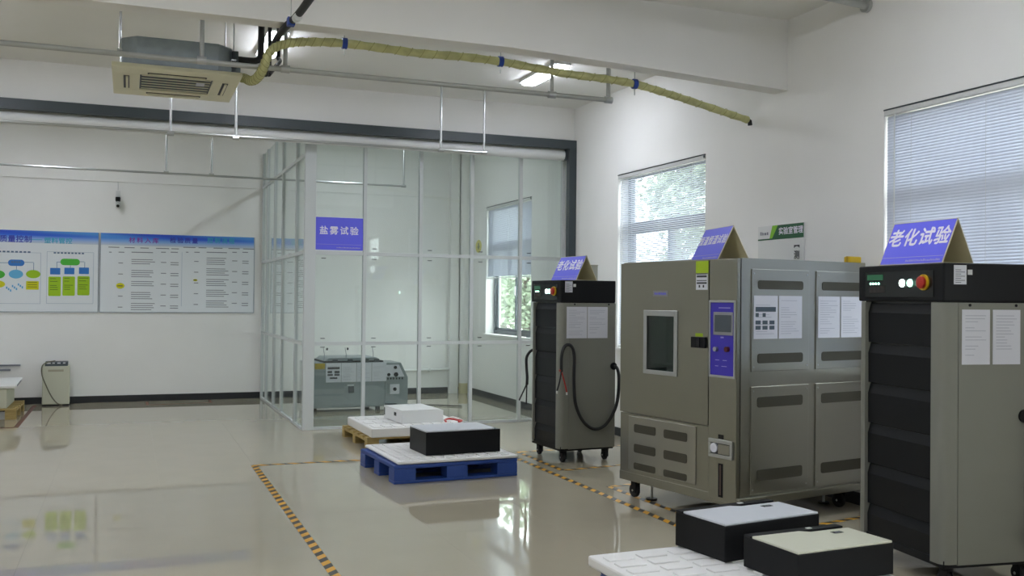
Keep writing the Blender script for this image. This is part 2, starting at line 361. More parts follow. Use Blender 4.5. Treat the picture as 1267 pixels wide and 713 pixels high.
GX, GY, GT = 1.84, 11.06, 3.6
gp = thing('glass_partition', 'front glass wall of the test room with white posts and violet sign', 'partition', (0, GY, 0))
fx = [1.895, 2.52, 3.185, 3.82, 4.45, 5.02]
box('corner_post', M_post, gp, GX - .01, GX + .115, -.03, .03, 0, GT, bevel=.003)
for x in fx[1:]: box('post', M_post, gp, x - .02, x + .02, -.025, .025, 0, GT, bevel=.002)
RZ = [.03, .972, 2.0]
for k in range(5):
    a, b = (fx[k] + (.06 if k == 0 else .02), fx[k + 1] - .02)
    for z in RZ: box('rail', M_post, gp, a, b, -.02, .02, z - .02 if z > .1 else .0, z + .02 if z > .1 else .03, bevel=.002)
    zz = [.03, .952, .992, 1.98, 2.02, GT]
    for q in range(3): box('glass_pane', M_pane, gp, a, b, -.004, .004, zz[2 * q], zz[2 * q + 1])
    for z in (.93, 1.03, 1.94, 2.06): box('pane_clip', M_dark, gp, a + .07, a + .12, -.012, -.004, z - .004, z + .004)
gs = thing('glass_partition', 'side glass wall of the test room running back to the poster wall', 'partition', (GX, 0, 0))
sy = [GY + .03, 11.62, 12.72, 13.46, 14.2, 14.71]
for y in sy[1:]: box('post', M_post, gs, -.02, .02, y - .025, y + .025, 0, GT, bevel=.002)
for k in range(5):
    a, b = sy[k] + (.025 if k else 0), sy[k + 1] - .025
    for z in RZ + [3.1]: box('rail', M_post, gs, -.018, .018, a, b, z - .02 if z > .1 else .0, z + .02 if z > .1 else .03, bevel=.002)
    zz = [.03, .952, .992, 1.98, 2.02, 3.08, 3.12, GT]
    for q in range(4): box('glass_pane', M_pane, gs, -.004, .004, a, b, zz[2 * q], zz[2 * q + 1])
def fine_rows(w, h, n=1, seed=1):
    rnd = random.Random(seed); out = []
    for r in range(n):
        x = 0
        while x < w:
            l = rnd.uniform(.35, .8) * h; out.append((x, r * h * 1.6, l, h * rnd.uniform(.6, 1))); x += l + h * .25
    return out
sg = thing('room_sign', 'flat violet sign with white characters fixed on the front glass', 'sign', (1.945, GY - .008, 2.035))
box('backing_sheet', M_white, sg, -.008, .562, -.004, 0, -.008, .378)
box('violet_print', M_purple, sg, 0, .554, -.0052, -.004, 0, .37)
text('盐雾试验', .1, M_lets, sg, (.277, -.0065, .215), (1, 0, 0), (0, 0, 1), bold=.02, sx=1.0, space=1.32)
print_lines(sg, M_pale, (.02, -.0065, .062), (1, 0, 0), (0, 0, 1), [(0, 0, .515, .003)], 'rule_line')
print_lines(sg, M_pale, (.25, -.0065, .022), (1, 0, 0), (0, 0, 1), fine_rows(.27, .014, seed=4))

# ------------------------------------------------------------------ drain pipe, wall bits in the glass room
dp = thing('drain_pipe', 'white vertical drain pipe in the far corner of the glass room', 'pipe', (4.955, 14.65, 0))
MB().cyl((0, 0, .16), (0, 0, ZC), .075, 20).build('pipe_run', M_wall, dp, smooth=True)
MB().cyl((0, 0, .0), (0, 0, .16), .08, 20).build('foot_collar', M_cfoot, dp, smooth=True)
MB().cyl((0, 0, .88), (0, 0, .96), .082, 20).build('coupling', M_wall, dp, smooth=True)
struct(box('trim_2', M_wall, None, 4.72, 4.86, YB - .1, YB, 0, ZC))
wp = thing('water_pipe', 'white horizontal pipe low on the wall behind the spray tester', 'pipe', (0, 14.68, .375))
MB().cyl((3.6, 0, -.01), (4.72, 0, .005), .022, 12).build('pipe_run', M_white, wp, smooth=True)
for x in (3.8, 4.4): box('pipe_clip', M_white, wp, x - .01, x + .01, -.03, .07, -.03, .025)
st = thing('warning_sticker', 'small yellow oval sticker on the white wall left of the far window', 'sticker', (XW - .002, 14.27, 2.31))
mb = MB(); mb.v = [(0, .14 * math.cos(t * .2618), .1 * math.sin(t * .2618)) for t in range(24)]; mb.f = [tuple(range(24))]
mb.build('sticker_face', mat('pale_yellow', '#d6cf62', .5), st)
print_lines(st, mat('olive_print', '#7d8a3a', .5), (-.001, .03, -.05), (0, -1, 0), (0, 0, 1), [(0, 0, .06, .1), (-.03, .03, .12, .02)], 'pictogram')

# ------------------------------------------------------------------ posters on the back wall
def poster(x0, x1, label, shapes, title, seed):
    t = thing('wall_poster', label, 'poster', (x0, YB - .012, 1.265), group='training posters on the back wall')
    W = x1 - x0; H = 1.1
    box('board', mat('poster_white', '#e6ebee', .4), t, 0, W, 0, .011, 0, H)
    fr = MB().box(-.012, 0, -.006, .011, -.012, H).box(W, W + .012, -.006, .011, -.012, H).box(0, W, -.006, .011, -.014, 0)
    fr.build('frame', mat('poster_frame', '#aeb6bd', .4), t)
    b = box('banner_print', MATS.get('banner') or banner('banner'), t, 0, W, -.0006, 0, 0, .17); b.location = (0, 0, H - .17)
    return t, W, H
def flat(t, name, m, poly, y): 
    mb = MB(); mb.v = [(x, y, z) for x, z in poly]; mb.f = [tuple(range(len(poly)))]; return mb.build(name, m, t, fix=False)
def ell(x, z, rx, rz, n=20): return [(x + rx * math.cos(6.2832 * i / n), z + rz * math.sin(6.2832 * i / n)) for i in range(n)]
P_green = mat('print_green', '#4db83c', .5); P_lime = mat('print_lime', '#9fc814', .5); P_blue = mat('print_blue', '#3379c8', .5)
P_sky = mat('print_sky', '#63b2dc', .5); P_yel = mat('print_yellow', '#d2d010', .5); P_title = mat('print_title', '#3a3fb0', .5); P_teal = mat('print_teal', '#3fa9c8', .5); P_mag = mat('print_magenta', '#8a3fae', .5)
PX0 = -2.48
p1, W1, H1 = poster(PX0, -.401, 'left poster with green and blue flow chart on the back wall', None, None, 1)
def c2x(xc): return -.401 + (xc - 725) / 592 - PX0
def c2z(xc, yc): return 1.101 - (yc - 25 - 23 * xc / 725) / 534
def shape(kind, m, xc, yc, w, h):
    x, z = c2x(xc), c2z(xc, yc); w /= 592; h /= 534
    poly = ell(x, z, w / 2, h / 2) if kind == 'e' else rrect(x - w / 2, x + w / 2, z - h / 2, z + h / 2, h * .48 if kind == 'p' else h * .06)
    return flat(p1, 'chart_shape', m, poly, -.0012)
fl_ = mat('chart_panel', '#d6dae0', .5)
for a, b, c, d in ((-420, 300, 172, 568), (342, 692, 185, 578)):
    x0, x1, z0, z1 = c2x(a), c2x(b), c2z(b, d), c2z(a, c)
    fr = MB()
    for q in ((x0, x1, z0, z0 + .006), (x0, x1, z1 - .006, z1), (x0, x0 + .006, z0, z1), (x1 - .006, x1, z0, z1)): fr.box(q[0], q[1], -.0008, 0, q[2], q[3])
    fr.build('chart_border', mat('chart_border', '#b9c4d0', .5), p1)
shape('p', P_blue, 121, 266, 118, 46); shape('e', P_green, -10, 348, 104, 60); shape('e', P_sky, 120, 348, 104, 64); shape('e', P_lime, 245, 350, 106, 60)
shape('e', P_yel, -8, 418, 104, 52); shape('r', P_yel, 240, 432, 92, 62); shape('p', P_green, 515, 265, 145, 48)
for x in (405, 510, 619): shape('r', P_blue, x, 331, 75, 48)
for x in (402, 507, 617): shape('r', P_lime, x, 442, 92, 142)
shape('e', P_green, -150, 350, 100, 60); shape('p', P_blue, -300, 266, 118, 46); shape('r', P_lime, -300, 420, 120, 130)
con = []
for x0, x1, y in ((415, 445, 266), (587, 620, 266), (180, 245, 266), (-20, 62, 266)): con.append((c2x(x0), c2z((x0 + x1) / 2, y), (x1 - x0) / 592, .007))
for x, y0, y1 in ((415, 266, 307), (622, 266, 309), (515, 290, 307), (245, 266, 320), (121, 290, 316)): con.append((c2x(x), c2z(x, y1), .007, (y1 - y0) / 534))
print_lines(p1, mat('connector_print', '#6b8fae', .5), (0, -.0014, 0), (1, 0, 0), (0, 0, 1), con, 'connector_lines')
rows = []; rnd = random.Random(3)
for x in (402, 507, 617):
    for y in (388, 408, 438, 452, 468): rows.append((c2x(x - 34), c2z(x, y), rnd.uniform(.06, .12), .008))
for y in (412, 428, 445): rows.append((c2x(205), c2z(240, y), .115, .008))
print_lines(p1, mat('chart_text_print', '#5d7a1a', .5), (0, -.0016, 0), (1, 0, 0), (0, 0, 1), rows, 'fine_print')
rows = [(c2x(-8 + 30 * i), c2z(100, 192), .034, .022) for i in range(8)] + [(c2x(392 + 26 * i), c2z(510, 205), .03, .02) for i in range(9)]
rows += [(c2x(85 + 18 * i), c2z(120, 266), .022, .02) for i in range(4)]
print_lines(p1, mat('heading_print', '#5b7390', .5), (0, -.0016, 0), (1, 0, 0), (0, 0, 1), rows, 'heading_print')
rows = [(c2x(50 + 14 * i), c2z(120, 455 - 4 * i + (i % 3) * 14), .018, .03) for i in range(9)]
print_lines(p1, P_sky, (0, -.0016, 0), (1, 0, 0), (0, 0, 1), rows, 'sketch_print')
text('质量控制', .1, P_title, p1, (c2x(115), -.0012, c2z(115, 96)), (1, 0, 0), (0, 0, 1), bold=.02, space=1.03, sx=.98)
print_lines(p1, P_teal, (c2x(212), -.0012, c2z(260, 101)), (1, 0, 0), (0, 0, 1), [(0, 0, .16, .008)], 'title_dash')
text('塑料管控', .085, P_teal, p1, (c2x(425), -.0012, c2z(425, 110)), (1, 0, 0), (0, 0, 1), name='lettering', bold=.02, space=1.1)
PX1 = -.369
p2, W2, H2 = poster(PX1, 1.708, 'right poster with text columns under a blue banner, beside the glass partition', None, None, 2)
def d2x(xc): return 1.708 + (xc - 1172) / 529 - PX1      # crop scale of the second poster
def d2z(xc, yc): return 1.1 - (yc - 50 - 27 * (xc - 90) / 1082) / 516
for s_, x, m_ in (('材料入库', 370, P_mag), ('检验质量', 655, P_title), ('控制流程', 925, P_teal)):
    text(s_, .085, m_, p2, (d2x(x), -.0012, d2z(x, 106)), (1, 0, 0), (0, 0, 1), bold=.02, space=1.45 if x == 370 else 1.35)
rows = []; rnd = random.Random(9)
for bx, cols in ((0, ((130, 20), (195, 45), (285, 170), (492, 38), (560, 58))), (525, ((145, 20), (205, 45), (295, 170), (485, 38), (560, 48)))):
    for y in (160,): rows += [(d2x(bx + 125 + k * 110), d2z(bx + 300, y), rnd.uniform(.1, .19), .011) for k in range(5)]
    for c_, w_ in cols: rows.append((d2x(bx + c_), d2z(bx + c_, 192), w_ / 600, .011))
    for r_ in range(5):
        yy = 245 + r_ * 80 - (10 if bx else 0)
        for k in range(random.choice((3, 4, 4))):
            rows.append((d2x(bx + cols[2][0]), d2z(bx + 300, yy + k * 15), cols[2][1] / 529 * rnd.uniform(.75, 1), .009))
        for ci in (3, 4):
            for k in range(1 if ci == 3 else 2): rows.append((d2x(bx + cols[ci][0]), d2z(bx + 500, yy + 22 + k * 16), cols[ci][1] / 529, .01))
        rows.append((d2x(bx + cols[1][0]), d2z(bx + 200, yy + 25), .06, .01))
print_lines(p2, M_ink, (0, -.0012, 0), (1, 0, 0), (0, 0, 1), rows)
flat(p2, 'highlight_print', P_yel, ell(d2x(210), d2z(210, 433), .055, .04), -.0014)
flat(p2, 'highlight_print', P_yel, ell(d2x(740), d2z(740, 397), .03, .016), -.0014)
print_lines(p2, M_ink2, (0, -.0018, 0), (1, 0, 0), (0, 0, 1), [(d2x(190), d2z(210, 437), .07, .012), (d2x(727), d2z(740, 399), .045, .01)], 'highlight_text')
print_lines(p2, mat('chart_border', '#b9c4d0'), (0, -.0012, 0), (1, 0, 0), (0, 0, 1), [(d2x(640), .08, .006, .78)], 'column_rule')

# notice board on the right wall (text runs toward the camera side: u = -Y)
nb = thing('notice_board', 'white notice board with green header on the wall above the steel chamber', 'notice', (XW - .012, 7.03, 1.35))
u, v = (0, -1, 0), (0, 0, 1)
box('board', M_white, nb, 0, .011, -.61, 0, 0, .788)
mb = MB(); mb.v = [(-.0015, -.17, .787), (-.0015, -.612, .787), (-.0015, -.612, .675), (-.0015, -.155, .675), (-.0015, -.17, .787)][:4]
mb.v = [(-.0015, -.27, .787), (-.0015, -.612, .787), (-.0015, -.612, .675), (-.0015, -.19, .675)]; mb.f = [(0, 1, 2, 3)]
mb.build('header_print', mat('dark_green_print', '#1f5a38', .5), nb, fix=False)
mb = MB(); mb.v = [(-.0016, -.2, .787), (-.0016, -.275, .787), (-.0016, -.195, .675), (-.0016, -.16, .675)]; mb.f = [(0, 1, 2, 3)]
mb.build('header_stripe', mat('bright_green_print', '#7fbf2a', .5), nb, fix=False)
print_lines(nb, mat('dark_green_print', ''), (-.0017, 0, .668), u, v, [(0, 0, .612, .012)], 'header_rule')
text('实验室管理', .064, M_lets, nb, (-.0026, -.445, .73), u, v, bold=.02, space=.98)
print_lines(nb, M_ink, (-.0026, -.035, .712), u, v, fine_rows(.11, .03, seed=8), 'logo_print')
for k, ch in enumerate(('︻', '测', '量', '室')): text(ch, .075, M_ink2, nb, (-.0026, -.525, .615 - .09 * k), u, v, bold=.02)

# security camera
sc = thing('security_camera', 'small black and white security camera high on the wall above the posters', 'camera', (-.155, 14.66, 2.77))
MB().cyl((0, .08, .2), (0, .08, .36), .006, 8).build('cable', M_white, sc)
box('mount_plate', M_white, sc, -.03, .03, .07, .088, -.05, .19)
MB().box(-.033, .033, -.06, .05, .035, .095).build('housing', M_black, sc, bevel=.012)
MB().cyl((0, .07, .065), (0, .0, .02), .012, 10).build('arm', M_white, sc, smooth=True)
MB().cyl((0, .05, -.005), (0, -.04, -.03), .024, 14).build('camera_barrel', M_white, sc, smooth=True)
MB().cyl((0, -.035, -.028), (0, -.055, -.034), .02, 14).build('lens', M_black2, sc, smooth=True)

# ------------------------------------------------------------------ ceiling services
def batten(x, y, label):
    t = thing('ceiling_light', label, 'light', (x, y, ZC), group='ceiling batten lights')
    MB().prism(rrect(-.095, .095, -.48, .48, .04), 2, -.03, 0).build('housing', M_white, t)
    MB().prism(rrect(-.075, .075, -.455, .455, .05), 2, -.05, -.03).build('diffuser', M_lamp, t)
batten(3.935, 9.16, 'lit ceiling light behind the yellow hose, near the right wall')
batten(1.19, 9.07, 'lit ceiling light partly hidden behind the hanging black pipes')
ORD = ('nearest the right wall', 'second from the right wall', 'third from the right wall', 'farthest from the right wall')
batten(-1.55, 9.1, 'added ceiling light just left of the air conditioner, outside the picture')  # out of view: this batten and the next are added to light the room
batten(-4.3, 9.1, 'added ceiling light far left of the air conditioner, outside the picture')
for k, x in enumerate((3.4, 1.0, -1.55, -4.3)):
    batten(x, 4.3, 'added unseen ceiling light in the front bay, ' + ORD[k])  # unseen battens, added to light the front bay
    batten(x, .2, 'added unseen ceiling light in the bay behind the camera, ' + ORD[k])  # added behind the camera as extra room light, never in view
for k, x in enumerate((2.9, -1.0, -4.3)): batten(x, 12.9, 'added unseen ceiling light in the far bay behind the header, ' + ORD[k])  # far-bay battens added out of sight to light the space behind the header

ac = thing('cassette_air_conditioner', 'cream cassette air conditioner with exposed galvanised body hanging from the ceiling', 'air conditioner', (.305, 7.69, 3.07))
def octa(x, y0, y1, c): return [(-x + c, y0), (x - c, y0), (x, y0 + c), (x, y1 - c), (x - c, y1), (-x + c, y1), (-x, y1 - c), (-x, y0 + c)]
MB().prism(octa(.375, -.4, .42, .1), 2, .03, .245).build('body', M_galv, ac, bevel=.004)
MB().prism(octa(.38, -.405, .425, .1), 2, .228, .236).build('body_flange', M_galv, ac)
box('foam_gasket', M_rubber, ac, -.3, .3, -.43, .44, .03, .045)
box('motor_bracket', M_galv, ac, .375, .45, -.2, .1, .06, .2, bevel=.004)
box('terminal_box', M_dark, ac, .375, .42, -.34, -.22, .12, .22, bevel=.004)
pn = MB(); a_, b_, i_, j_ = .435, .5, .25, .275
pn.box(-a_, a_, -b_, -j_, 0, .03).box(-a_, a_, j_, b_, 0, .03).box(-a_, -i_, -j_, j_, 0, .03).box(i_, a_, -j_, j_, 0, .03)
pn.build('panel', M_cream, ac, bevel=.006)
box('grille_backing', M_dark, ac, -i_, i_, -j_, j_, .011, .03)
for k in range(6): box('grille_slat', M_cream, ac, -i_ + .012, i_ - .012, -j_ + .025 + k * .09, -j_ + .04 + k * .09, .002, .006)
for y in (-.345, .36): box('air_outlet', M_black, ac, -.2, .2, y - .02, y + .02, -.003, .002); box('outlet_vane', M_cream, ac, -.19, .19, y - .004, y + .012, -.012, -.003)
for x in (-.34, .34):
    box('air_outlet', M_black, ac, x - .02, x + .02, -.22, .22, -.003, .002); box('outlet_vane', M_cream, ac, x - .004, x + .012, -.21, .21, -.012, -.003)
for x in (-.33, .33):
    for y in (-.33, .35): MB().cyl((x * 1.17, y, .15), (x * 1.17, y, ZC - 3.07), .005, 8).build('hanger_rod', M_zinc, ac); box('hanger_lug', M_zinc, ac, min(x * 1.12, x * 1.22), max(x * 1.12, x * 1.22), y - .03, y + .03, .145, .155)
MB().tube(smoothpath([(.40, -.3, .17), (.53, -.3, .17), (.575, -.3, .19), (.585, -.3, .25), (.585, -.3, .55)], 4), .024, 12).build('refrigerant_pipe', M_rubber, ac, smooth=True)
box('rating_sticker', M_paper, ac, .14, .2, -.16, -.05, -.001, .001)

def conduit(name, label, runs, r, mats, hangers, cat='pipe', group='overhead metal conduits'):
    t = thing(name, label, cat, (0, 0, 0), group=group)
    for p in runs: MB().tube(p, r, 12).build('pipe_run', mats, t, smooth=True)
    for (x, y, z0, z1, hr) in hangers:
        MB().cyl((x, y, z0), (x, y, z1), hr, 10).build('hanger', mats, t, smooth=True)
        MB().tube([(x - .03, y, z0), (x + .03, y, z0)], r * 1.5, 12).build('hanger_clamp', M_zinc, t, smooth=True)
    return t
conduit('metal_conduit', 'grey conduit crossing in front of the air conditioner, nearest the beam',
        [[(XL + .1, 7.06, 3.13), (3.62, 7.06, 3.12)]], .019, mat('dull_conduit', '#b0b2ae', .45, metal=.5),
        [(.45, 7.06, 3.13, ZC, .016), (1.02, 7.06, 3.125, ZC, .016), (3.1, 7.06, 3.12, ZC, .014), (3.6, 7.06, 3.12, ZC, .018)])
conduit('metal_conduit', 'thin silver conduit hanging in front of the dark shutter header',
        [[(XL + .1, 10.2, 3.1), (3.66, 10.2, 3.125)]], .014, M_zinc,
        [(.365, 10.2, 3.1, ZC, .013), (.99, 10.2, 3.1, ZC, .015), (3.16, 10.2, 3.12, ZC, .013), (3.66, 10.2, 3.125, ZC, .013)])
conduit('metal_conduit', 'silver conduit in the far bay passing behind the glass partition',
        [[(XL + .1, 13.3, 3.08), (3.58, 13.3, 3.07)]], .014, M_zinc,
        [(.43, 13.3, 3.085, ZC, .013), (.99, 13.3, 3.085, ZC, .013), (3.58, 13.3, 3.07, ZC, .014)])
cp = thing('ceiling_pipe', 'short chrome pipe entering the right wall near the ceiling', 'pipe', (XW, 5.72, 3.69), group='overhead metal conduits')
MB().tube([(-.02, 0, 0), (-.5, .02, .04), (-2.4, .1, .1)], .03, 14).build('pipe_run', M_zinc, cp, smooth=True)
MB().cyl((-.03, 0, 0), (-.001, 0, 0), .052, 18).build('wall_flange', M_zinc, cp, smooth=True)

hs = thing('insulated_drain_hose', 'yellow wrapped drain hose sagging from the air conditioner to the right wall', 'hose', (0, 0, 0))
hp = [(.70, 7.6, 3.145), (.75, 7.56, 3.142), (.782, 7.46, 3.12), (.80, 7.27, 3.065), (.822, 7.1, 3.045), (.85, 6.985, 3.08), (.872, 6.945, 3.15), (.9, 6.95, 3.215), (.97, 6.95, 3.265), (1.07, 6.95, 3.295), (1.2, 6.95, 3.312), (1.42, 6.95, 3.325), (1.72, 6.95, 3.318),
      (2.0, 6.95, 3.31), (2.3, 6.95, 3.318), (2.62, 6.95, 3.312), (2.9, 6.95, 3.29), (3.2, 6.95, 3.27), (3.5, 6.95, 3.262), (3.78, 6.95, 3.245), (4.05, 6.98, 3.21), (4.3, 7.0, 3.17), (4.7, 7.06, 3.11), (4.98, 7.12, 3.075)]
sp = smoothpath(hp, 6)
MB().tube(sp, [.03 + .0025 * math.sin(i * 1.7) for i in range(len(sp))], 12).build('insulation_sleeve', M_hose, hs, smooth=True)
wr = MB()
for i in range(10, len(sp) - 3, 2):
    d = (sp[i + 1] - sp[i - 1]).normalized(); a = d.cross(Vector((0, 0, 1))).normalized(); b = a.cross(d)
    ring = [sp[i] + (a * math.cos(t * .5236) + b * math.sin(t * .5236)) * .0335 + d * .02 * math.sin(t * .5236) for t in range(13)]
    wr.tube(ring, .0022, 4, cap=False)
o = wr.build('binding_tape', mat('olive_tape', '#a09f66', .7), hs, smooth=True); o['kind'] = 'stuff'
MB().tube([(4.97, 7.117, 3.077), (5.01, 7.125, 3.065), (5.015, 7.125, 3.03)], .02, 10).build('hose_end', M_rubber, hs, smooth=True)
for x, z in ((1.42, 3.325), (2.62, 3.312), (3.78, 3.245)):
    MB().tube([(x - .018, 6.95, z), (x + .018, 6.95, z)], .04, 14).build('hose_clamp', M_clampb, hs, smooth=True)
    MB().cyl((x, 6.95, z - .09), (x, 6.95, ZC - .004), .004, 6).build('clamp_rod', M_zinc, hs)
bp = thing('black_refrigerant_line', 'black insulated pipe running under the beam toward the camera', 'pipe', (0, 0, 0))
MB().tube(smoothpath([(.92, 7.35, 3.13), (.93, 7.17, 3.24), (.95, 6.97, 3.32), (.97, 6.6, 3.322), (1.0, 6.2, 3.32), (1.02, 4.6, 3.3), (1.02, 3.0, 3.3)], 5), [.014] * 6 + [.025] * 25, 12).build('pipe_run', M_rubber, bp, smooth=True)
MB().tube([(.985, 6.37, 3.3), (.99, 6.31, 3.3)], .028, 12).build('joint_tape', M_white, bp, smooth=True)
MB().cyl((.975, 6.52, 3.3), (.975, 6.52, ZC), .004, 6).build('hanger_rod', M_zinc, bp)
box('hanger_clip', M_clampb, bp, .95, 1.0, 6.49, 6.55, 3.29, 3.345, bevel=.004)
for x, z in ((1.03, 3.36), (1.1, 3.42)): MB().cyl((x, 8.0, z), (x, 8.0, ZC), .016, 8).build('riser_pipe', M_rubber, bp, smooth=True)
MB().tube(smoothpath([(1.1, 8.0, 3.42), (1.1, 7.9, 3.38), (1.05, 7.7, 3.3), (.95, 7.4, 3.15)], 4), .016, 8).build('riser_pipe', M_rubber, bp, smooth=True)
MB().tube(smoothpath([(1.03, 8.0, 3.36), (1.02, 7.9, 3.3), (.98, 7.6, 3.2), (.93, 7.36, 3.14)], 4), .014, 8).build('riser_pipe', M_rubber, bp, smooth=True)

# ------------------------------------------------------------------ equipment helpers
def caster(parent, x, y, ztop, r=.043, ang=0):
    c = MB().cyl((x, y, ztop), (x, y, ztop - .02), .035, 14)
    c.box(x - .022, x - .016, y - .026, y + .03, r * .7, ztop - .02).box(x + .016, x + .022, y - .026, y + .03, r * .7, ztop - .02)
    k = c.build('caster', M_black, parent)
    w = MB().cyl((x - .013, y + .012, r), (x + .013, y + .012, r), r, 20).build('wheel', M_rubber, k, bevel=.004, smooth=True)
    MB().cyl((x - .024, y + .012, r), (x + .024, y + .012, r), .008, 10).build('axle', M_zinc, k, smooth=True)
def paper(parent, x0, x1, z0, z1, seed, y=-.002, dense=True):
    p = MB().box(x0, x1, y - .0012, y, z0, z1).build('paper_sheet', M_paper, parent)
    rnd = random.Random(seed); rows = []
    n = int((z1 - z0) / .016)
    for k in range(2, n - 1):
        if rnd.random() < .8: rows.append((x0 + .02, z0 + k * .016, (x1 - x0 - .04) * rnd.uniform(.4, 1), .0035))
    print_lines(p, mat('faint_ink', '#b3b6c4', .6), (0, y - .0018, 0), (1, 0, 0), (0, 0, 1), rows)
    return p
def tent_sign(x, y, z, th, a, b, h, chars, label, size, seed):
    t = thing('tent_sign', label, 'sign', (x, y, z), R(th), 'violet tent signs standing on the machines')
    k = .006
    sl = Vector((b / 2, 0, h)).normalized(); n = Vector((-sl.z, 0, sl.x))
    box('base_sheet', M_sheet, t, 0, b, 0, a, 0, .004)
    L = math.hypot(b / 2, h)
    def sheet(name, m, o, d, nn, off, th_, y0, y1, l0, l1):
        o, d, nn = Vector(o), Vector(d), Vector(nn); mb = MB()
        for q in (off, off + th_):
            for (yy, l) in ((y0, l0), (y1, l0), (y1, l1), (y0, l1)): mb.v.append(tuple(o + d * l + nn * q + Vector((0, yy, 0))))
        mb.f = [(0, 1, 2, 3), (4, 7, 6, 5)] + [(i, 4 + i, 4 + (i + 1) % 4, (i + 1) % 4) for i in range(4)]
        return mb.build(name, m, t)
    sheet('front_sheet', M_sheet, (0, 0, 0), sl, -n, 0, .004, 0, a, 0, L)
    sheet('back_sheet', M_sheet, (b, 0, 0), (-sl.x, 0, sl.z), (-sl.z, 0, -sl.x), 0, .004, 0, a, 0, L)
    sheet('violet_print', M_purple, (0, 0, 0), sl, n, .0004, .0006, .006, a - .006, .004, L - .004)
    og = n * .0018
    text(chars, size, M_lets, t, tuple(og + sl * L * .60 + Vector((0, a / 2, 0))), (0, -1, 0), tuple(sl), bold=.028, space=1.1)
    print_lines(t, M_pale, tuple(og + sl * L * .16 + Vector((0, a - .01, 0))), (0, -1, 0), tuple(sl), [(0, 0, a - .02, .003)], 'rule_line')
    print_lines(t, M_pale, tuple(og + sl * L * .06 + Vector((0, a * .58, 0))), (0, -1, 0), tuple(sl), fine_rows(a * .52, .013, seed=seed))
    return t

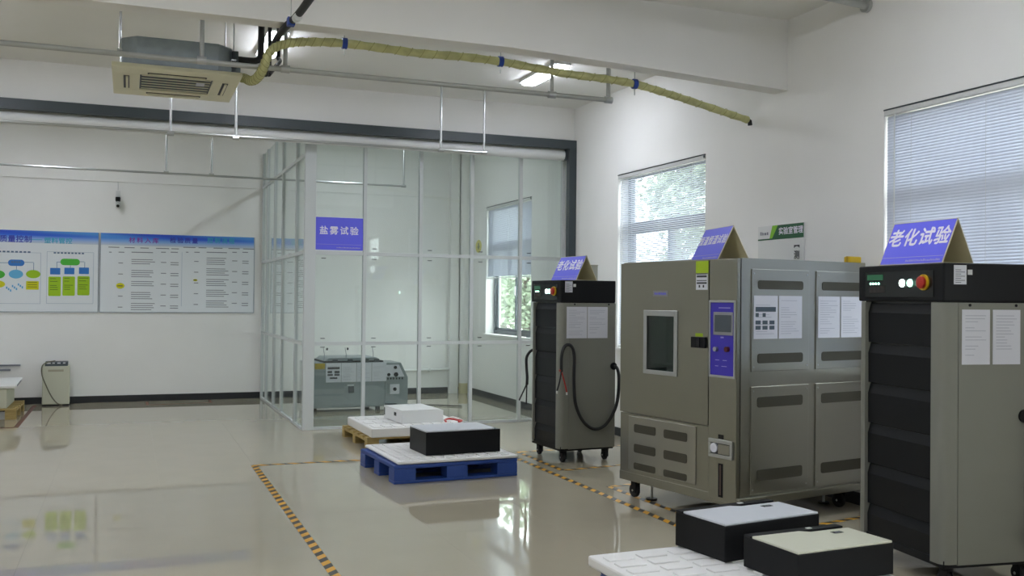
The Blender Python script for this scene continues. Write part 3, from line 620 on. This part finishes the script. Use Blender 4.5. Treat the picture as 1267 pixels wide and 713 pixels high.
def rack(x, y, th, a, b, h, label, kind):
    t = thing('battery_test_cabinet', label, 'cabinet', (x, y, 0), R(th), 'black and grey test cabinets')
    z0, zh = .12, h - .205; f = a / .77; dz = h - 1.712
    box('base_frame', M_black, t, .015, b - .01, .01, a - .01, z0 - .012, z0 + .03, bevel=.004)
    box('inner_body', M_black2, t, .04, b - .004, .021, a - .021, z0 + .03, zh)
    pw, pf = .1 * f, .075 * f
    near = [(.088, 0)] + arc(.05, .05, .05, 270, 180, 8) + [(0, pw), (.04, pw), (.04, .02), (.088, .02)]
    far = [(.088, a)] + arc(.05, a - .05, .05, 90, 180, 8) + [(0, a - pf), (.04, a - pf), (.04, a - .02), (.088, a - .02)]
    MB().prism(near, 2, z0 + .01, zh - .004).build('corner_post', M_grey, t, smooth=True)
    MB().prism(far, 2, z0 + .01, zh - .004).build('corner_post', M_grey, t, smooth=True)
    for y0_, y1_ in ((0, .02), (a - .02, a)): box('side_panel', M_grey, t, .092, b, y0_, y1_, z0 + .004, zh - .004, bevel=.003)
    box('back_panel', M_grey, t, b - .004, b, .02, a - .02, z0 + .02, zh)
    n = 6; mh = (zh - .02 - z0 - .03) / (n - .35); zz = zh - .012
    for k in range(n):
        top = zz - k * mh; bot = max(top - mh + .008, z0 + .03)
        MB().prism([(.04, bot), (.022, bot), (.020, top - .055), (.036, top), (.04, top)], 1, pw + .002, a - pf - .002).build('drawer_front', M_black, t)
    box('head_unit', M_black, t, .002, b, .002, a - .002, zh, h, bevel=.008)
    cp_ = box('control_panel', M_black2, t, -.003, .002, .08 * f, .695 * f, zh + .022, h - .036, bevel=.002)
    box('display', M_lcd, cp_, -.005, -.003, .52 * f, .672 * f, 1.628 + dz, 1.66 + dz)
    for k in range(4): MB().cyl((-.006, (.56 + .026 * k) * f, 1.608 + dz), (-.003, (.56 + .026 * k) * f, 1.608 + dz), .0065, 10).build('indicator_light', M_ledg, cp_)
    box('keypad', mat('keypad_dark', '#262322', .5), cp_, -.0045, -.003, .5 * f, .65 * f, 1.555 + dz, 1.596 + dz)
    for k in range(8): box('key', mat('key_dark', '#332c2a', .5), cp_, -.006, -.0045, (.515 + .034 * (k % 4)) * f, (.537 + .034 * (k % 4)) * f, 1.56 + .018 * (k // 4) + dz, 1.572 + .018 * (k // 4) + dz)
    for yy, m_ in ((.337, M_ledw), (.267, M_ledg)):
        MB().cyl((-.008, yy * f, 1.608 + dz), (-.003, yy * f, 1.608 + dz), .024, 18).build('lamp_bezel', M_zinc, cp_, smooth=True)
        MB().cyl((-.014, yy * f, 1.608 + dz), (-.008, yy * f, 1.608 + dz), .02, 18).build('pilot_light', m_, cp_, smooth=True)
    MB().cyl((-.012, .155 * f, 1.61 + dz), (-.003, .155 * f, 1.61 + dz), .043, 22).build('stop_ring', M_yel, cp_, smooth=True)
    MB().cyl((-.022, .155 * f, 1.61 + dz), (-.012, .155 * f, 1.61 + dz), .018, 16).build('stop_stem', M_yel, cp_, smooth=True)
    MB().tube([(-.034, .155 * f, 1.61 + dz), (-.03, .155 * f, 1.61 + dz), (-.016, .155 * f, 1.61 + dz)], [.026, .033, .033], 20).build('stop_button', M_red, cp_, smooth=True)
    # side face details
    s0 = .05 if kind == 1 else .098
    for k in range(2): paper(t, s0 + .012 + k * .19 * (1.15 if kind == 1 else 1), s0 + .012 + k * .19 * (1.15 if kind == 1 else 1) + (.212 if kind == 1 else .172), h - .535, h - .245, 20 + k + kind)
    for xx in ((.145, .505) if kind == 1 else (.16, .447)): MB().cyl((xx, -.003, h - .222), (xx, 0, h - .222), .008, 10).build('screw', M_black, t)
    for zz_ in (h - .295, h - .455, h - .64, .62, .45, .28):
        MB().tube([(min(.55, b - .05) + .024 * math.cos(q * .5236), -.0008, zz_ + .024 * math.sin(q * .5236)) for q in range(13)], .0012, 4, cap=False).build('knockout', M_ink, t)
    o = .045 if kind == 1 else .062
    lb = box('label_sticker', M_paper, t, o, o + .076, -.001, .0019, h - .113, h - .012)
    print_lines(lb, M_ink, (o + .008, -.0016, h - .105), (1, 0, 0), (0, 0, 1), [(0, .011 * k, .058 * (.6 + .4 * (k % 2)), .004) for k in range(7)])
    box('label_sticker', M_white, t, o + .085, o + .112, -.001, .0019, h - .062, h - .035)
    for cx, cy in ((.07, .06), (b - .07, .06), (.07, a - .08), (b - .07, a - .08)): caster(t, cx, cy, z0 - .012)
    # power cable on the side face
    if kind == 1:
        q = .035
        pts = [(.525, 0, .878), (.545, -.035, .86), (.563, -.04, .748), (.538, -.04, .521), (.43, -.04, .345), (.305, -.04, .306), (.189, -.04, .38), (.108, -.04, .54), (.088, -.04, .763), (.086, -.045, .985), (.05, -.05, 1.075), (-.011, -.05, 1.075), (-.045, -.05, .988), (-.045, -.045, .841)]
        cb = MB().tube(smoothpath([(p[0] + q, p[1], p[2]) for p in pts], 6), .015, 10).build('power_cable', M_rubber, t, smooth=True)
        MB().cyl((.525 + q, -.012, .878), (.525 + q, .0, .878), .034, 18).build('cable_gland', M_black, cb, smooth=True)
        MB().tube(smoothpath([(-.01, -.045, .845), (-.03, -.05, .75), (-.055, -.05, .67)], 4), .007, 8).build('black_lead', M_rubber, cb, smooth=True)
        MB().tube(smoothpath([(-.01, -.045, .845), (.02, -.05, .75), (.045, -.05, .655)], 4), .007, 8).build('red_lead', M_red, cb, smooth=True)
        MB().tube([(-.01, -.045, .86), (-.03, -.05, .85)], .01, 8).build('cable_tie', M_red, cb, smooth=True)
        for p in ((-.055, -.05, .67), (.045, -.05, .655)): MB().cyl(p, (p[0], p[1], p[2] - .025), .008, 8).build('terminal', M_white, cb)
        c2 = MB().tube(smoothpath([(.1, a + .0, .99), (.04, a + .05, 1.0), (.0, a + .09, .93), (.0, a + .09, .82), (.0, a + .075, .74), (.0, a + .08, .66)], 5), .014, 10).build('power_cable', M_rubber, t, smooth=True)
        MB().tube(smoothpath([(.0, a + .08, .67), (-.02, a + .13, .58), (-.03, a + .19, .5)], 4), .007, 8).build('black_lead', M_rubber, c2, smooth=True)
        MB().tube(smoothpath([(.0, a + .08, .67), (.0, a + .085, .58), (.0, a + .09, .47)], 4), .007, 8).build('black_lead', M_rubber, c2, smooth=True)
        MB().tube(smoothpath([(b - .01, a * .5, h - .05), (b + .05, a * .45, h - .08), (b + .09, a * .4, h - .3), (b + .09, a * .4, h - .6), (b + .05, a * .4, h - .8), (b - .005, a * .4, h - .85)], 6), .014, 10).build('rear_cable', M_rubber, t, smooth=True)
    else:
        cb = MB().tube(smoothpath([(.5, 0, .9), (.52, -.04, .885), (.535, -.05, .8), (.535, -.05, .5), (.5, -.05, .3), (.51, -.03, .2)], 6), .016, 10).build('power_cable', M_rubber, t, smooth=True)
        MB().cyl((.5, -.014, .9), (.5, .0, .9), .036, 18).build('cable_gland', M_black, cb, smooth=True)
    return t
rack(3.674, 8.123, 2.8, .627, .581, 1.677, 'farther black and grey test cabinet with looped black cable, left of the steel chamber', 1)
rack(3.965, 3.915, -7.6, .765, .6, 1.712, 'nearer black and grey test cabinet at the right edge of the picture', 2)
sm = mat('grey_card', '#a7a79c', .6)
tent_sign(3.885, 8.25, 1.679, 4.4, .50, .23, .235, '老化试验', 'violet tent sign on the farther black cabinet, white four-character lettering', .115, 11)
tent_sign(4.03, 3.99, 1.714, -3.2, .50, .21, .245, '老化试验', 'violet tent sign on the nearer black cabinet at right', .115, 12)
tent_sign(3.82, 5.80, 1.787, -9.9, .50, .24, .245, '恒温恒湿试验', 'violet tent sign with six white characters on top of the steel chamber', .078, 13)
gb = thing('card_box', 'small grey box behind the tent sign on the farther black cabinet', 'box', (4.16, 8.5, 1.679), R(4))
box('carton', sm, gb, 0, .08, 0, .2, 0, .15, bevel=.003); box('lid_flap', sm, gb, -.003, .083, -.003, .203, .15, .158)

# ------------------------------------------------------------------ steel climatic chamber
CA, CB_, CH = 1.244, 1.235, 1.785
ch = thing('climatic_test_chamber', 'large stainless steel test chamber with small window and blue control panel', 'test chamber', (3.763, 5.431, 0), R(10.2))
b = MB(); cz0, cz1, cy0, cy1, cxd = .98, 1.40, .60, .94, .55
b.box(0, CB_, 0, cy0, .2, CH).box(0, CB_, cy1, CA, .2, CH).box(0, CB_, cy0, cy1, .2, cz0).box(0, CB_, cy0, cy1, cz1, CH).box(cxd, CB_, cy0, cy1, cz0, cz1)
b.build('cabinet_body', M_steelp, ch)
ln = MB().box(.02, cxd - .002, cy0 + .001, cy0 + .006, cz0, cz1).box(.02, cxd - .002, cy1 - .006, cy1 - .001, cz0, cz1).box(cxd - .008, cxd - .002, cy0, cy1, cz0, cz1).box(.02, cxd - .002, cy0, cy1, cz0 + .001, cz0 + .006)
ln.build('inner_lining', mat('dark_liner', '#7d8a84', .4, metal=.6), ch)
for k in range(5): MB().cyl((.05 + k * .1, cy0 + .01, cz0 + .05), (.05 + k * .1, cy1 - .01, cz0 + .05), .004, 6).build('shelf_wire', M_zinc, ch)
for yy in (.70, .78): MB().cyl((.2, yy, cz0 + .006), (.2, yy, cz1 - .02), .018 if yy < .75 else .03, 10).build('inner_post', M_black, ch, smooth=True)
d = MB(); dy0, dy1, dz0, dz1 = .272, 1.236, .652, 1.775
d.box(-.035, -.002, dy0, cy0, dz0, dz1).box(-.035, -.002, cy1, dy1, dz0, dz1).box(-.035, -.002, cy0, cy1, dz0, cz0).box(-.035, -.002, cy0, cy1, cz1, dz1)
door = d.build('door', M_steel, ch)
wf = MB(); e = .036
wf.box(-.043, -.035, cy0 - e + .02, cy0 + .02, cz0 - e + .015, cz1 + e - .01).box(-.043, -.035, cy1 - .02, cy1 + e - .02, cz0 - e + .015, cz1 + e - .01).box(-.043, -.035, cy0, cy1, cz1 - .015, cz1 + e - .01).box(-.043, -.035, cy0, cy1, cz0 - e + .015, cz0 + .01)
wf.build('window_frame', M_zinc, door, bevel=.003)
box('window_pane', M_dpane, door, -.034, -.028, cy0, cy1, cz0, cz1)
box('window_pane', M_dpane, door, -.012, -.006, cy0, cy1, cz0, cz1)
pl = box('name_plate', mat('plate_grey', '#9c9ca4', .4, metal=.6), door, -.0375, -.035, .69, .855, 1.528, 1.57)
print_lines(pl, M_purple, (-.0383, .835, 1.54), (0, -1, 0), (0, 0, 1), fine_rows(.12, .018, seed=6), 'plate_print')
box('green_sticker', M_lime, door, -.0362, -.035, .275, .4, 1.69, 1.772)
lb = box('label_sticker', M_paper, door, -.0362, -.035, .282, .398, 1.575, 1.682)
print_lines(lb, M_ink2, (-.037, .39, 1.585), (0, -1, 0), (0, 0, 1), [(0, .03, .1, .012), (0, .075, .1, .014), (.0, .05, .1, .006), (.02, .005, .015, .018), (.06, .005, .015, .018), (.0, .095, .1, .006)], 'label_print')
box('door_lock', M_black, door, -.055, -.035, .288, .428, 1.175, 1.25, bevel=.004); box('lock_slot', M_black2, door, -.06, -.055, .335, .365, 1.18, 1.245)
box('green_sticker', M_lime, door, -.0362, -.035, .325, .4, 1.252, 1.275)
lp = box('lower_panel', M_steel, ch, -.028, -.002, .272, 1.236, .2, .643)
vp = box('vent_panel', M_steelp, lp, -.036, -.028, .39, 1.13, .225, .628, bevel=.005)
def vent_front(y0, y1, z0, z1): MB().prism(rrect(y0, y1, z0, z1, .015), 0, -.0395, -.036).build('vent', M_vent, lp)
for z0, z1 in ((.51, .572), (.36, .424), (.215 + .02, .285)):
    vent_front(.815, 1.06, z0, z1); vent_front(.476, .722, z0, z1)
col = MB().box(-.035, -.002, .004, .266, .16, 1.78).build('control_column', M_steel, ch, bevel=.004)
bz = MB().box(-.044, -.035, .012, .026, .985, 1.503).box(-.044, -.035, .246, .26, .985, 1.503).box(-.044, -.035, .026, .246, .985, 1.0).box(-.044, -.035, .026, .246, 1.488, 1.503)
bz.build('panel_bezel', M_zinc, col, bevel=.002)
box('blue_panel', mat('blue_control_face', '#3a2fb0', .4), col, -.039, -.035, .026, .246, 1.0, 1.488)
box('touch_screen_bezel', mat('screen_bezel', '#8d9094', .4), col, -.045, -.039, .034, .216, 1.27, 1.425, bevel=.003)
box('touch_screen', mat('screen_off', '#4e575e', .25), col, -.0465, -.045, .045, .2, 1.292, 1.405)
MB().cyl((-.06, .187, 1.175), (-.039, .187, 1.175), .016, 16).build('key_switch', M_zinc, col, smooth=True)
MB().cyl((-.06, .08, 1.178), (-.039, .08, 1.178), .018, 16).build('push_button', mat('dark_red_button', '#4a1620', .4), col, smooth=True)
print_lines(col, M_pale, (-.0396, .2, 1.06), (0, -1, 0), (0, 0, 1), [(0, 0, .03, .004), (.06, 0, .05, .004), (0, .04, .04, .004), (.07, .04, .04, .004), (.05, .19, .03, .01), (.03, .39, .11, .006)], 'panel_print')
rc = MB().box(-.05, -.035, .028, .25, .447, .47).box(-.05, -.035, .028, .25, .545, .572).box(-.05, -.035, .028, .05, .47, .545).box(-.05, -.035, .228, .25, .47, .545).build('chart_recorder', M_zinc, col, bevel=.003)
box('recorder_window', M_ink2, rc, -.04, -.036, .05, .228, .47, .545)
MB().cyl((-.05, .2, .51), (-.04, .2, .51), .032, 18).build('paper_roll', M_paper, rc, smooth=True); box('recorder_face', M_steelp, rc, -.046, -.04, .055, .16, .475, .54)
box('water_gauge', M_black, col, -.0375, -.035, .123, .165, .185, .41); box('gauge_tube', mat('gauge_tube', '#5a4a44', .3), col, -.041, -.0375, .138, .15, .2, .4)
box('vent_slot', M_black, col, -.0375, -.035, .118, .168, .575, .604)
# right-hand side of the chamber: four screwed panels with louvres, papers
for k, (x0, x1) in enumerate(((.088, .64), (.712, 1.225))):
    for z0, z1, v1, v0 in ((1.03, 1.715, (1.58, 1.64), (1.085, 1.15)), (.215, .93, (.79, .86), (.30, .375))):
        p = box('side_panel', M_steelp, ch, x0, x1, -.008, 0, z0, z1, bevel=.003)
        for q0, q1 in (v1, v0): MB().prism(rrect(x0 + .055, min(x0 + .49, x1 - .03), q0, q1, .018), 1, -.0105, -.008).build('vent', M_vent, p)
        for sx_, sz_ in ((x0 + .02, z1 - .03), (x1 - .02, z1 - .03), (x0 + .02, z0 + .03), (x1 - .02, z0 + .03)): MB().cyl((sx_, -.0105, sz_), (sx_, -.008, sz_), .006, 8).build('screw', M_zinc, p)
    for j in range(2):
        pp = paper(ch, x0 + .015 + j * .236, x0 + .015 + j * .236 + .225, 1.248, 1.538, 40 + 2 * k + j, y=-.0108)
        if k == 0 and j == 0:
            rows = [(x0 + .03, 1.43, .19, .032)] + [(x0 + .03 + .065 * q, 1.395, .03, .026) for q in range(2)] + [(x0 + .03 + .065 * q, 1.345 - .035 * r_, .048, .026) for q in range(3) for r_ in range(2)]
            print_lines(pp, mat('photo_print', '#4c5a66', .5), (0, -.0132, 0), (1, 0, 0), (0, 0, 1), rows, 'photo_print')
box('base_rail', M_steel, ch, -.03, .02, -.03, CA, .135, .2, bevel=.004)
box('base_rail', M_steel, ch, .02, CB_, -.035, .03, .15, .2, bevel=.004)
box('base_tray', M_steel, ch, .02, CB_, .03, CA, .17, .2)
box('base_rail', M_steel, ch, .0, CB_, CA - .03, CA, .14, .2)
for cx, cy in ((.09, .13), (CB_ - .1, .13), (.05, CA - .1), (CB_ - .1, CA - .1)): caster(ch, cx, cy, .17, .052)
for cx, cy in ((.09, CA - .24), (CB_ - .1, .28), (.1, .28)):
    ft = MB().cyl((cx, cy, .012), (cx, cy, .17), .01, 10).build('levelling_foot', M_zinc, ch, smooth=True)
    MB().cyl((cx, cy, .0), (cx, cy, .014), .042, 18).build('foot_pad', M_black, ft, smooth=True)
yb = thing('yellow_tape_roll', 'small yellow block on the rear top edge of the steel chamber', 'tape', (4.93, 5.69, 1.786), R(10))
box('block', M_yel, yb, -.06, .06, 0, .06, 0, .045, bevel=.006); box('block_band', mat('amber_band', '#b8941a', .5), yb, -.062, .062, .02, .04, -.0, .047)

# ------------------------------------------------------------------ pallets, foam sheets, instrument boxes
def plastic_pallet(x, y, th, a, b, label):
    t = thing('plastic_pallet', label, 'pallet', (x, y, 0), R(th), 'blue plastic pallets')
    h = .15
    MB().box(0, b, 0, a, .118, h).build('deck', M_blue, t, bevel=.008)
    for i in range(3):
        for j in range(3):
            w_, l_ = .17 * b, .15 * a; x0 = (0, (b - w_) / 2, b - w_)[i]; y0 = (0, (a - l_) / 2, a - l_)[j]
            MB().box(x0, x0 + w_, y0, y0 + l_, .022, .118).build('block', M_blue, t, bevel=.006)
    for j in range(3):
        l_ = .15 * a; y0 = (0, (a - l_) / 2, a - l_)[j]; MB().box(0, b, y0, y0 + l_, 0, .022).build('runner', M_blue, t, bevel=.004)
    for k in range(6): box('deck_rib', M_blue, t, .02, b - .02, .1 + k * (a - .2) / 5.5, .1 + k * (a - .2) / 5.5 + .03, h, h + .003)
    return t
def foam(x, y, z, th, a, b, h, label, nr=9, nc=6):
    t = thing('foam_sheet', label, 'foam sheet', (x, y, z), R(th), 'white foam sheets lying on the pallets')
    MB().box(0, b, 0, a, 0, h - .008).build('sheet', M_foam, t, bevel=.012)
    rb = MB()
    for i in range(nc):
        for j in range(nr):
            x0 = .04 + i * (b - .08) / nc; y0 = .04 + j * (a - .08) / nr; rb.box(x0, x0 + (b - .08) / nc * .78, y0, y0 + (a - .08) / nr * .62, h - .01, h)
    o = rb.build('moulded_ribs', M_foam, t, bevel=.004); o['kind'] = 'stuff'
    return t
plastic_pallet(2.0, 7.625, 3.2, .98, 1.09, 'blue plastic pallet in the middle of the floor, under the single black box')
foam(2.03, 7.625, .154, 2.4, 1.0, 1.06, .034, 'white foam sheet on the middle blue pallet under the single black box', 14, 10)
plastic_pallet(2.25, 3.32, 1.0, 1.1, 1.15, 'blue plastic pallet at the bottom edge, under the two black boxes')
foam(2.2, 3.32, .154, 1.3, 1.13, 1.2, .063, 'thick white foam slab at the bottom edge under the two black boxes', 9, 6)
wpal = thing('wooden_pallet', 'pale wooden pallet against the glass wall under the white box', 'pallet', (2.2, 9.44, 0), R(2), 'wooden pallets')
for j in range(3):
    for i in range(3): box('block', M_wood, wpal, (0, .5, .98)[i], (0, .5, .98)[i] + .12, (0, .47, .93)[j], (0, .47, .93)[j] + .1, .0, .078)
for j in range(3): box('stringer_board', M_wood, wpal, (0, .5, .98)[j], (0, .5, .98)[j] + .12, 0, 1.03, .078, .098, bevel=.002)
for k in range(6): box('deck_board', M_wood, wpal, 0, 1.1, k * .186, k * .186 + .1, .098, .118, bevel=.002)
foam(2.235, 9.42, .118, 1, 1.03, 1.04, .1, 'white ribbed foam slab on the wooden pallet by the glass wall', 3, 9)

def instrument(x, y, z, th, a, b, h, label, m_body, m_lid, style):
    t = thing('instrument_box', label, 'box', (x, y, z), R(th), 'flat instrument boxes on the pallets')
    MB().box(0, b, 0, a, 0, h - .012).build('case', m_body, t, bevel=.004)
    if style == 'notch':
        poly = [(.004, .004), (b - .004, .004), (b - .004, .76 * a), (.58 * b, .76 * a), (.5 * b, .85 * a), (.004, .85 * a)]
        MB().prism(poly, 2, h - .012, h).build('lid', m_lid, t, bevel=.004)
        MB().box(0, b, .86 * a, a, h - .012, h - .002).build('terminal_strip', m_body, t, bevel=.003)
        lb = box('label_plate', M_black2, t, .72 * b, .82 * b, .56 * a, .64 * a, h, h + .0015)
        box('label_text', M_ink, lb, .745 * b, .80 * b, .585 * a, .61 * a, h + .0015, h + .002)
        box('button', M_white, t, .63 * b, .68 * b, .9 * a, .95 * a, h - .002, h + .001)
    else:
        MB().prism([(.0, .0), (b * .9, .0), (b * .93, .05 * a), (b * .93, a), (0, a)], 2, h - .012, h - .001).build('lid', m_lid, t, bevel=.002)
        if m_body is M_black:
            for yy in (.25, .7): MB().tube([(b, a * yy, h * .3), (b + .022, a * yy, h * .33), (b + .022, a * yy, h * .78), (b, a * yy, h * .8)], .005, 8).build('handle', M_black, t, smooth=True)
        else:
            box('hand_hole', M_black2, t, -.0012, .001, .3 * a, .42 * a, h * .45, h * .72)
            box('hand_hole', M_black2, t, -.0012, .001, .93 * a, .98 * a, h * .25, h * .85)
            box('lid_label', M_ink, t, b * .5, b * .72, a * .88, a * .9, h - .001, h)
    return t
M_lidw = mat('white_lid', '#cfd3d9', .4); M_lidc = mat('cream_lid', '#cfd0bd', .4); M_caseb = mat('charcoal_case', '#0f1012', .55, spec=.25)
instrument(2.315, 7.80, .188, 3.3, .42, .675, .205, 'single black box with white lid on the middle blue pallet', M_black, M_lidw, 'plain')
instrument(2.735, 4.07, .217, 7.5, .385, .64, .187, 'black box with bluish-white lid, the farther of two on the front pallet', M_caseb, M_lidw, 'notch')
instrument(2.805, 3.60, .217, 3.2, .385, .575, .158, 'black box with cream lid, the nearer of two on the front pallet', M_caseb, M_lidc, 'notch')
instrument(2.60, 9.63, .218, 5.0, .56, .455, .135, 'white flat box with black hand hole on the wooden pallet', M_white, M_white, 'plain')
rcbl = thing('red_cable', 'red and white cable lying on the foam beside the white box', 'cable', (3.08, 9.6, .218))
MB().tube(smoothpath([(-.02, 0, .012), (.0, .1, .015), (.06, .14, .02), (.12, .06, .015), (.15, .0, .012), (.1, -.05, .012)], 5), .01, 8).build('red_core', M_red, rcbl, smooth=True)
MB().tube(smoothpath([(.05, .16, .02), (.1, .14, .035), (.15, .06, .02), (.17, .0, .012)], 5), .009, 8).build('white_core', M_white, rcbl, smooth=True)

# ------------------------------------------------------------------ salt spray tester in the glass room
ss = thing('salt_spray_tester', 'low grey salt spray tester with papers on its front, inside the glass room', 'test chamber', (2.2, 12.7, 0), R(2))
M_tank = mat('tank_grey', '#8f999c', .35, metal=.3, noise=.03)
box('tank', M_tank, ss, 0, 1.0, 0, .7, .05, .64, bevel=.01)
for x in (.05, .9): 
    for y in (.05, .6): box('foot', M_black, ss, x, x + .05, y, y + .05, 0, .05)
box('tank_rim', M_black, ss, .18, .98, .02, .68, .64, .66)
MB().prism([(.2, .655), (.96, .655), (.9, .70), (.26, .70)], 1, .06, .66).build('lid', M_tank, ss, bevel=.006)
for x in (.3, .5, .72, .86): box('lid_clamp', M_dark, ss, x, x + .06, -.004, .05, .64, .685, bevel=.004)
for x in (.2, .49, .86): MB().tube([(x, .1, .66), (x + .01, .12, .74), (x - .01, .1, .83)], .004, 6).build('spray_tube', M_ink, ss, smooth=True)
for x in (.24, .515): MB().cyl((x, .1, .8), (x, .1, .83), .012, 8).build('tube_valve', M_black, ss, smooth=True)
MB().prism([(0, .05), (.32, .05), (.32, .43), (.22, .63), (0, .63)], 1, .0, .5).build('console', M_tank, ss, bevel=.006).location = (1.0, 0, 0)
cf = MB().prism([(1.01, .44), (1.27, .44), (1.19, .6), (1.01, .6)], 1, -.006, 0).build('console_face', M_paper, ss)
for x, z, r in ((1.05, .47, .022), (1.15, .47, .03), (1.14, .565, .022)): MB().cyl((x, -.016, z), (x, -.006, z), r, 14).build('gauge', M_black, cf, smooth=True)
for k in range(6): box('switch', M_black, cf, 1.03 + k * .04, 1.045 + k * .04, -.012, -.006, .405, .43)
box('console_plate', M_paper, ss, 1.07, 1.2, -.006, 0, .21, .34); MB().cyl((1.135, -.02, .275), (1.135, -.006, .275), .024, 14).build('power_knob', M_black, ss, smooth=True)
box('pump_box', M_dark, ss, 1.0, 1.13, -.12, -.01, .0, .1)
for k in range(4):
    p = paper(ss, .205 + k * .205, .205 + k * .205 + .198, .385, .635, 60 + k, y=-.004)
    if k == 0: print_lines(p, M_ink2, (.225, -.0065, .43), (1, 0, 0), (0, 0, 1), [(0, .125, .16, .03), (0, .075, .06, .03), (.09, .07, .07, .035), (0, .04, .07, .025), (.09, .04, .07, .025), (.03, 0, .1, .02)], 'photo_print')
box('warning_label', mat('dull_yellow', '#b79f2c', .5), ss, .06, .19, -.002, 0, .56, .635)
box('drain_valve', M_dark, ss, .5, .58, -.02, 0, .24, .33, bevel=.01); box('valve_plate', M_paper, ss, .49, .58, -.003, 0, .335, .35)
MB().tube(smoothpath([(1.3, .3, .08), (1.45, .35, .02), (1.7, .3, .012), (2.1, .0, .012)], 5), .008, 8).build('power_cord', M_rubber, ss, smooth=True)

# ------------------------------------------------------------------ far left: dehumidifier, carton on pallet, wall rails
dh = thing('dehumidifier', 'cream upright dehumidifier with a dangling cord by the back wall', 'dehumidifier', (-1.06, 14.42, 0), R(1.5))
box('body', M_cab, dh, 0, .335, 0, .24, .02, .54, bevel=.012)
box('plinth', M_black, dh, .006, .33, .006, .234, 0, .02)
MB().prism([(.0, .535), (.24, .535), (.24, .59), (.06, .585)], 0, .03, .31).build('control_top', M_dark, dh, bevel=.004)
for x, w_ in ((.05, .05), (.12, .03), (.18, .04), (.25, .03)): box('top_button', M_white, dh, x, x + w_, .03, .06, .566, .58)
box('brand_plate', mat('plate_tan', '#a5a08c', .5), dh, .07, .26, -.004, .002, .46, .49)
MB().tube(smoothpath([(.15, .1, .6), (.06, .02, .585), (.0, -.02, .54), (.0, -.02, .42), (.05, -.025, .28), (.12, -.03, .13), (.19, -.03, .04), (.25, -.03, .012)], 6), .008, 8).build('power_cord', mat('olive_cord', '#6d6a58', .6), dh, smooth=True)
lpal = thing('wooden_pallet', 'wooden pallet cut off by the left edge under the cream carton', 'pallet', (-2.45, 13.0, 0), 0, 'wooden pallets')
for i in range(3):
    for j in range(3): box('block', M_wood, lpal, (0, .55, 1.1)[i], (0, .55, 1.1)[i] + .12, (0, .45, .9)[j], (0, .45, .9)[j] + .1, 0, .09)
for j in range(3): box('stringer_board', M_wood, lpal, (0, .55, 1.1)[j], (0, .55, 1.1)[j] + .12, 0, 1.0, .09, .11, bevel=.002)
for k in range(6): box('deck_board', M_wood, lpal, 0, 1.22, k * .18, k * .18 + .1, .11, .13, bevel=.002)
cb = thing('carton', 'cream carton on the wooden pallet at the left edge', 'box', (-2.4, 13.06, .13))
box('carton_body', mat('cream_carton', '#c3c4b2', .7), cb, 0, 1.06, 0, .85, 0, .24, bevel=.004)
box('carton_strap', M_black, cb, -.002, .95, -.002, .0, .19, .2)
wb = thing('white_board_sheet', 'white sheet lying on the cream carton at the left edge', 'board', (-2.4, 13.0, .37), R(2))
MB().box(0, 1.16, 0, 1.3, 0, .03).build('sheet', M_white, wb, bevel=.004); box('sheet_edge', M_ink, wb, 1.155, 1.162, .2, 1.0, .005, .025)
wr_ = thing('wall_rail', 'pair of thin grey rails low on the back wall at the left edge', 'rail', (-2.6, YB - .03, 0))
box('rail_bar', M_ink, wr_, 0, 1.25, 0, .028, .525, .545); box('rail_bar', M_ink, wr_, 0, 1.13, 0, .028, .46, .482)

# ------------------------------------------------------------------ floor tape
def tape(label, strips, w, m):
    t = thing('floor_tape', label, 'tape', (0, 0, 0), group='hazard tape lines on the floor')
    for p, q in strips:
        p, q = Vector(p + (0,)), Vector(q + (0,)); d = q - p; L = d.length
        o = MB().box(0, L, -w / 2, w / 2, .0002, .0012).build('tape_strip', m, t); o.location = p; o.rotation_euler = (0, 0, math.atan2(d.y, d.x))
    return t
tape('long yellow and black floor tape bounding the clear aisle, left line', [((1.055, 8.9), (1.055, 3.0)), ((1.085, 8.88), (3.38, 8.88))], .055, M_haz)
tape('long yellow and black floor tape passing between pallet and cabinets', [((3.42, 8.9), (3.42, 3.0))], .05, M_haz)
tape('yellow and black floor tape outlining the spot of the farther cabinet', [((3.57, 8.88), (3.555, 7.8)), ((3.58, 7.8), (4.95, 7.98)), ((3.59, 8.86), (4.95, 8.95))], .045, M_haz)
tape('yellow and black floor tape outlining the spot of the steel chamber', [((3.605, 7.0), (3.66, 5.2)), ((3.63, 7.0), (4.95, 7.25)), ((3.68, 5.22), (4.95, 5.48))], .045, M_haz)
tape('brown floor tape around the wooden pallet at the left edge', [((-1.157, 14.55), (-1.157, 12.23)), ((-1.18, 12.23), (-3.2, 12.23))], .05, M_brown)
tape('short faded tape outline on the floor by the back wall', [((.26, 14.62), (.26, 14.2)), ((1.1, 14.66), (1.1, 14.3)), ((.28, 14.22), (1.08, 14.32))], .035, M_brown)
